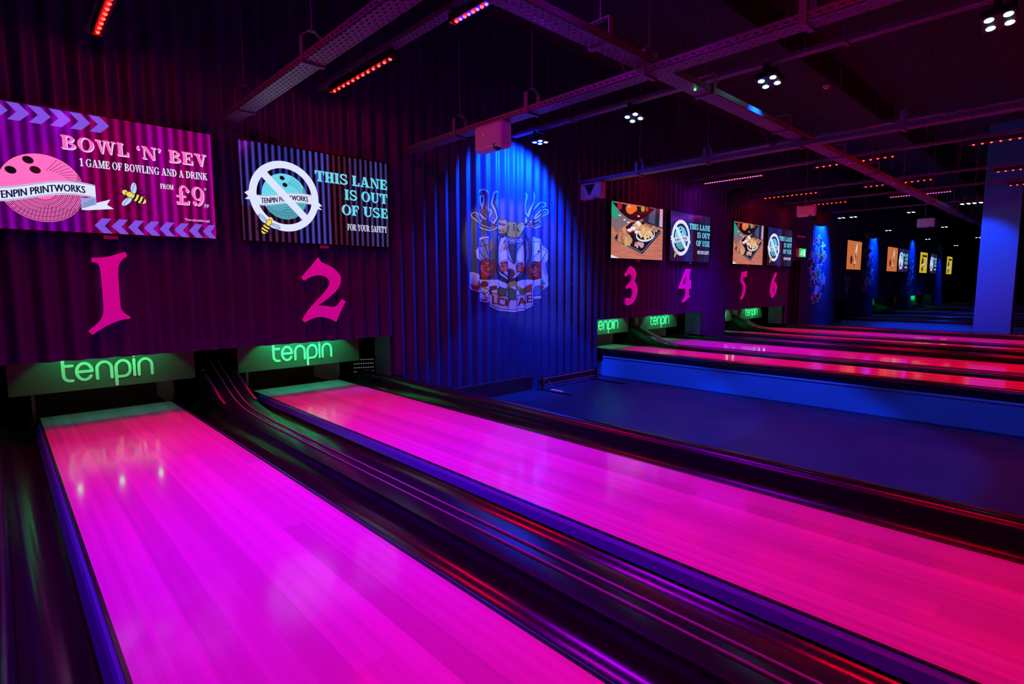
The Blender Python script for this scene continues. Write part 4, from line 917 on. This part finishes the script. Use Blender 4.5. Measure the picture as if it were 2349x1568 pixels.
cable([(3.64+.03*math.sin(k*.5), 3.05-.05*k, 3.6-.085*k) for k in range(11)], 'thin loose cable dropping onto the tray right of the projector')
cable([(6.78-.02*math.sin(k*.5), 3.05-.03*k, 3.4-.065*k) for k in range(11)], 'thin loose cable dropping onto the tray left of lane three')

# ------------------------------------------------------------------ LED bars over the lanes
def led_bar_proto(kind):
    t = thing('led_bar', (0, 0, 0), 'x', 'lamp bar', 'LED lamp bars under the ceiling')
    MB().box(-.032, .032, -.57, .57, .012, .07).box(-.036, .036, -.585, -.57, .0, .075).box(-.036, .036, .57, .585, .0, .075).build('housing', M['housing'], t, bevel=.003)
    for y in (-.3, .3): MB().box(-.012, .012, y-.02, y+.02, .07, .079).build('clamp', M['galv'], t)
    for cl, pw in ((RED_BEAM, RED_POWER*(1 if kind == 'red' else .55)),)+(((BLUE_BEAM, BLUE_POWER),) if kind == 'mix' else ()):
        ld = bpy.data.lights.new('bar_beam', 'AREA'); ld.shape = 'RECTANGLE'; ld.size = .03; ld.size_y = 1.08; ld.color = cl; ld.energy = pw; ld.spread = math.radians(108 if cl is RED_BEAM else 104)
        lo = bpy.data.objects.new('bar_beam', ld); COL.objects.link(lo); lo.parent = t; lo.location = (0, 0, -.012)
    n = 12 if kind == 'red' else 23
    base = {}
    for k in range(n):
        y = .53-1.06*k/(n-1); c = 'red' if kind == 'red' or k % 2 == 0 else 'blue'
        if c not in base:
            o = MB().lathe((0, 0, 0), [(0, -.006), (.008, -.0045), (.0125, 0.0), (.0135, .006)], 10).build('led', M[c+'_led'], t, smooth=True)
            base[c] = o
        else: o = base[c].copy(); COL.objects.link(o); o.parent = t
        o.location = (0, y, .006)
    return t
BAR = {'red': led_bar_proto('red'), 'mix': led_bar_proto('mix')}
DEPTH = ['nearest the screen wall', 'second from the screen wall', 'third from the screen wall', 'fourth from the screen wall']
KIND = {1: ['red', 'mix', 'red', 'red'], 2: ['red', 'mix', 'red', 'red'], 3: ['red', 'red', 'red', 'red'], 4: ['mix', 'red', 'red', 'red'], 5: ['red', 'red', 'red', 'red'], 6: ['red', 'mix', 'red', 'red']}
used = set()
for n, x in HT.items():
    for i, (y, kd) in enumerate(zip((4.83, 2.84, .82, -1.2), KIND[n])):
        lab = ('red' if kd == 'red' else 'red and blue')+f' LED bar above lane {WORD[n]}, {DEPTH[i]}'
        loc = (x, y, HZ-.0915)
        if kd in used: clone(BAR[kd], loc, lab)
        else: BAR[kd].location = loc; tag(BAR[kd], lab); used.add(kd)
for o in [o for o in COL.objects if o.get('category') == 'lamp bar']:        # the bars are dimmed individually
    y = o.location.y; k = 1.3 if y > 4 else 1.0 if y > 2 or o.location.x > 4 else .62
    for c in o.children:
        if c.type == 'LIGHT': c.data = c.data.copy(); c.data.energy *= k

# ------------------------------------------------------------------ blue quad spotlights
def par_proto():
    t = thing('spotlight', (0, 0, 0), 'x', 'spotlight', 'blue four-lens spotlights under the ceiling')
    MB().box(-.1, .1, -.1, .1, .01, .075).build('housing', M['housing'], t, bevel=.012)
    MB().box(-.112, -.106, -.02, .02, .02, .13).box(.106, .112, -.02, .02, .02, .13).box(-.112, .112, -.02, .02, .13, .136).box(-.012, .012, -.012, .012, .136, .1665).build('yoke', M['housing'], t)
    l0 = None
    for a in (-.052, .052):
        for b in (-.052, .052):
            if l0 is None:
                l0 = MB().lathe((0, 0, 0), [(0, -.01), (.02, -.007), (.031, 0), (.033, .01)], 14).build('lens', M['par_lens'], t, smooth=True); o = l0
            else: o = l0.copy(); COL.objects.link(o); o.parent = t
            o.location = (a, b, .012)
    return t
PROTO = par_proto(); pused = [False]
def par(loc, tx, ty, power, label, cone=110, col=PAR_COL, blend=.6):
    # tx / ty tilt the lamp (degrees) about the x and y axes
    rot = (math.radians(tx), math.radians(ty), 0)
    rod = loc[0] > 15.5 and abs(loc[0]-17.9) > .01
    brot = rot; rot = (math.radians(-5), math.radians(14), 0) if abs(loc[0]-5.36) < .01 and loc[1] < 5 else (0, 0, 0)               # the head turns inside its level yoke
    if pused[0]:
        t = clone(PROTO, loc, label, rot=rot)
        for ch in list(t.children):              # each lamp gets a beam of its own below
            if ch.type == 'LIGHT': bpy.data.objects.remove(ch)
    else: t = PROTO; t.location = loc; t.rotation_euler = rot; tag(t, label); pused[0] = True
    if power:
        ld = bpy.data.lights.new('beam', 'SPOT'); ld.energy = power; ld.color = col; ld.spot_size = math.radians(cone); ld.spot_blend = blend; ld.shadow_soft_size = .06
        lo = bpy.data.objects.new('beam', ld); COL.objects.link(lo); lo.parent = t; lo.location = (0, 0, -.03)
        lo.rotation_euler = (Matrix.Rotation(rot[1], 3, 'Y').inverted() @ Matrix.Rotation(rot[0], 3, 'X').inverted() @ Matrix.Rotation(brot[1], 3, 'Y') @ Matrix.Rotation(brot[0], 3, 'X')).to_euler() if rot != (0, 0, 0) else brot
    if rod: MB().tube((loc[0], loc[1], loc[2]+.164), (loc[0], loc[1], CEIL-.001), .006, 6).build('suspension_rod', M['galv'], t)
    return t
PZ = HZ-.167
par((5.36, 5.15, PZ), 50, 0, 1000, 'blue four-lens spotlight closest to the lucky charms mural', 116, blend=.4)
par((5.36, 3.70, PZ), 12, -3, 480, 'blue four-lens spotlight over the walkway, second from the mural', 70, blend=.15)
par((5.36, 2.22, PZ), 6, -3, 520, 'blue four-lens spotlight over the walkway, third from the mural', 70, blend=.15)
par((5.36, .62, PZ), 0, -3, 170, 'blue four-lens spotlight nearest the camera, at the top right corner', 70, blend=.15)
par((17.9, 5.2, PZ), 50, 0, 1200, 'far blue spotlight beside the tall mural left of lane seven', 98)
par((17.9, 4.9, PZ), 0, 0, 0, 'far blue spotlight just in front of the one by the tall mural', 112)
par((17.9, 3.55, PZ), 0, -3, 420, 'far blue spotlight over the walkway before lane seven, middle one', 76, blend=.15)
par((15.0, 2.04, 2.82), 0, -52, 140, 'far blue spotlight close to the pillar, left one of two', 72, blend=.5)
par((15.0, 1.84, 2.82), 0, 0, 0, 'far blue spotlight close to the pillar, right one of two', 120)
par((23.5, 5.3, PZ), 50, 0, 700, 'distant blue spotlight by the mural right of lane seven', 95)
par((23.5, 3.7, PZ), 0, 0, 260, 'distant blue spotlight over the walkway beyond lane seven', 80)
par((29.6, 5.2, PZ), 50, 0, 300, 'distant blue spotlight by the small far mural', 90)
par((30.2, 3.6, PZ), 0, 0, 160, 'small distant blue spotlight seen left of the pillar', 120)
par((35.8, 5.1, PZ), 20, 0, 400, 'farthest blue spotlight lighting a strip of wall before lane twelve', 60)
for x in (23.5, 29.6, 35.8):
    pass

# ------------------------------------------------------------------ projectors, speakers, sensors
def projector(x, y, z, label, rot=0, mount_top=None):
    t = thing('projector', (x, y, z), label, 'projector', 'white projectors hung from the cable trays')
    MB().box(x-.07, x+.07, y-.205, y+.205, z-.125, z+.125).build('body', M['white_plastic'], t, smooth=False, bevel=.035)
    MB().tube((x-.02, y-.1, z-.128), (x-.02, y-.1, z-.115), .05, 20).lathe((x-.02, y-.1, z-.129), [(.03, 0), (.0, -.012)], 16).build('lens', M['lens'], t, smooth=True)
    MB().box(x-.0715, x-.0695, y-.125, y-.065, z-.09, z-.085).box(x-.0715, x-.0695, y-.1, y-.09, z-.11, z-.09).build('vent_mark', M['black'], t)
    m = MB().tube((x+.03, y+.04, z+.12), (x+.03, y+.04, mount_top or z+.2), .012, 10).box(x-.02, x+.06, y-.02, y+.1, z+.118, z+.13)
    m.build('mount', M['galv'], t)
    tag(MB().lathe((x-.071, y+.06, z+.02), [(0, 0), (.005, .001), (.005, .004), (0, .005)], 8).build('indicator', M['dot_white'], t), None)
    if rot: t.rotation_euler = (0, 0, rot)
    return t
p1 = projector(3.6, 4.09, 2.60, 'white projector hanging beside the mural wall, glowing magenta', 0, 2.7055)
ld = bpy.data.lights.new('mural_fill', 'SPOT'); ld.energy = 60; ld.color = (1, .72, .7); ld.spot_size = math.radians(38); ld.spot_blend = .35; ld.shadow_soft_size = .02  # added weak fill light, brings out the mural's print colours
lo = bpy.data.objects.new('mural_fill', ld); COL.objects.link(lo); lo.parent = p1; lo.location = (.06, .02, -.15)
lo.rotation_euler = Vector((5.37-3.66, 5.72-4.11, 1.62-2.45)).to_track_quat('-Z', 'Y').to_euler()
p2 = projector(6.75, 5.38, 2.60, 'white projector under the tray left of screen three, triangular mount on its side', 0, 2.7155)
MB().poly([(6.676, 5.48, 2.69), (6.676, 5.28, 2.69), (6.676, 5.38, 2.52)]).poly([(6.672, 5.48, 2.69), (6.672, 5.28, 2.69), (6.672, 5.38, 2.52)]).build('mount_plate', M['dark'], p2)
projector(14.0, 4.81, 2.866, 'far white projector under the red lamp bar by screen six', 0, CEIL)
projector(18.6, 3.33, 2.80, 'farthest white projector, left of the pillar', 0, CEIL)
def speaker(x, y, z, label):
    t = thing('pendant_speaker', (x, y, z), label, 'speaker', 'black round pendant speakers')
    MB().lathe((x, y, z), [(0, -.2), (.09, -.185), (.16, -.14), (.205, -.06), (.215, .03), (.2, .12), (.13, .19), (0, .21)], 28).build('shell', M['black'], t, smooth=True)
    MB().tube((x, y, z+.2), (x, y, CEIL-.001), .006, 6).build('suspension_rod', M['dark'], t)
speaker(15.6, 4.98, 2.83, 'black round speaker hanging above the exit door')
speaker(20.6, 5.06, 2.78, 'black round speaker hanging above screen seven')
speaker(11.55, 5.35, 2.96, 'black round speaker hanging between screens four and five')
sd = thing('smoke_detector', (9.9, 2.85, CEIL-.38), 'small white smoke detector under the ceiling duct', 'smoke detector')
sd.location = (9.9, 3.2, CEIL-.38)
MB().lathe((9.9, 3.2, CEIL-.38), [(0, -.05), (.03, -.05), (.05, -.03), (.055, -.001), (0, -.001)], 16).build('detector_body', M['white_plastic'], sd, smooth=True)

# ------------------------------------------------------------------ low folding rack on the walkway
rk = thing('floor_rack', (6.42, 5.5, FZ), 'low dark metal rack standing on the walkway by the mural wall', 'rack')
MB().box(5.72, 7.12, 5.52, 5.535, FZ+.055, FZ+.185).build('panel', M['dark'], rk, bevel=.003)
MB().tube((5.72, 5.512, FZ+.165), (7.12, 5.512, FZ+.165), .005, 6).tube((5.72, 5.512, FZ+.075), (7.12, 5.512, FZ+.075), .004, 6).build('rail', M['rail'], rk)
for x in (5.78, 7.05):
    MB().box(x-.012, x+.012, 5.495, 5.519, FZ+.018, FZ+.215).build('post', M['black'], rk)
    MB().tube((x, 5.63, FZ+.01), (x, 4.93, FZ+.01), .0098, 8).build('foot', M['black'], rk)
    for z in (.14, .11): MB().box(x+.014, x+.05, 5.5, 5.515, FZ+z, FZ+z+.012).build('bolt', M['galv'], rk)
tag(MB().box(5.757, 5.79, 5.1, 5.32, FZ+.0205, FZ+.045).build('cable_sleeve', M['white_tie'], bevel=.006), 'small white sleeve lying on the left foot of the floor rack', 'sleeve')
cable([(5.775, 5.28, FZ+.046), (5.775, 5.30, FZ+.1), (5.775, 5.4, FZ+.17), (5.775, 5.49, FZ+.2)], 'thin cable rising from the white sleeve to the rack post', .0025)
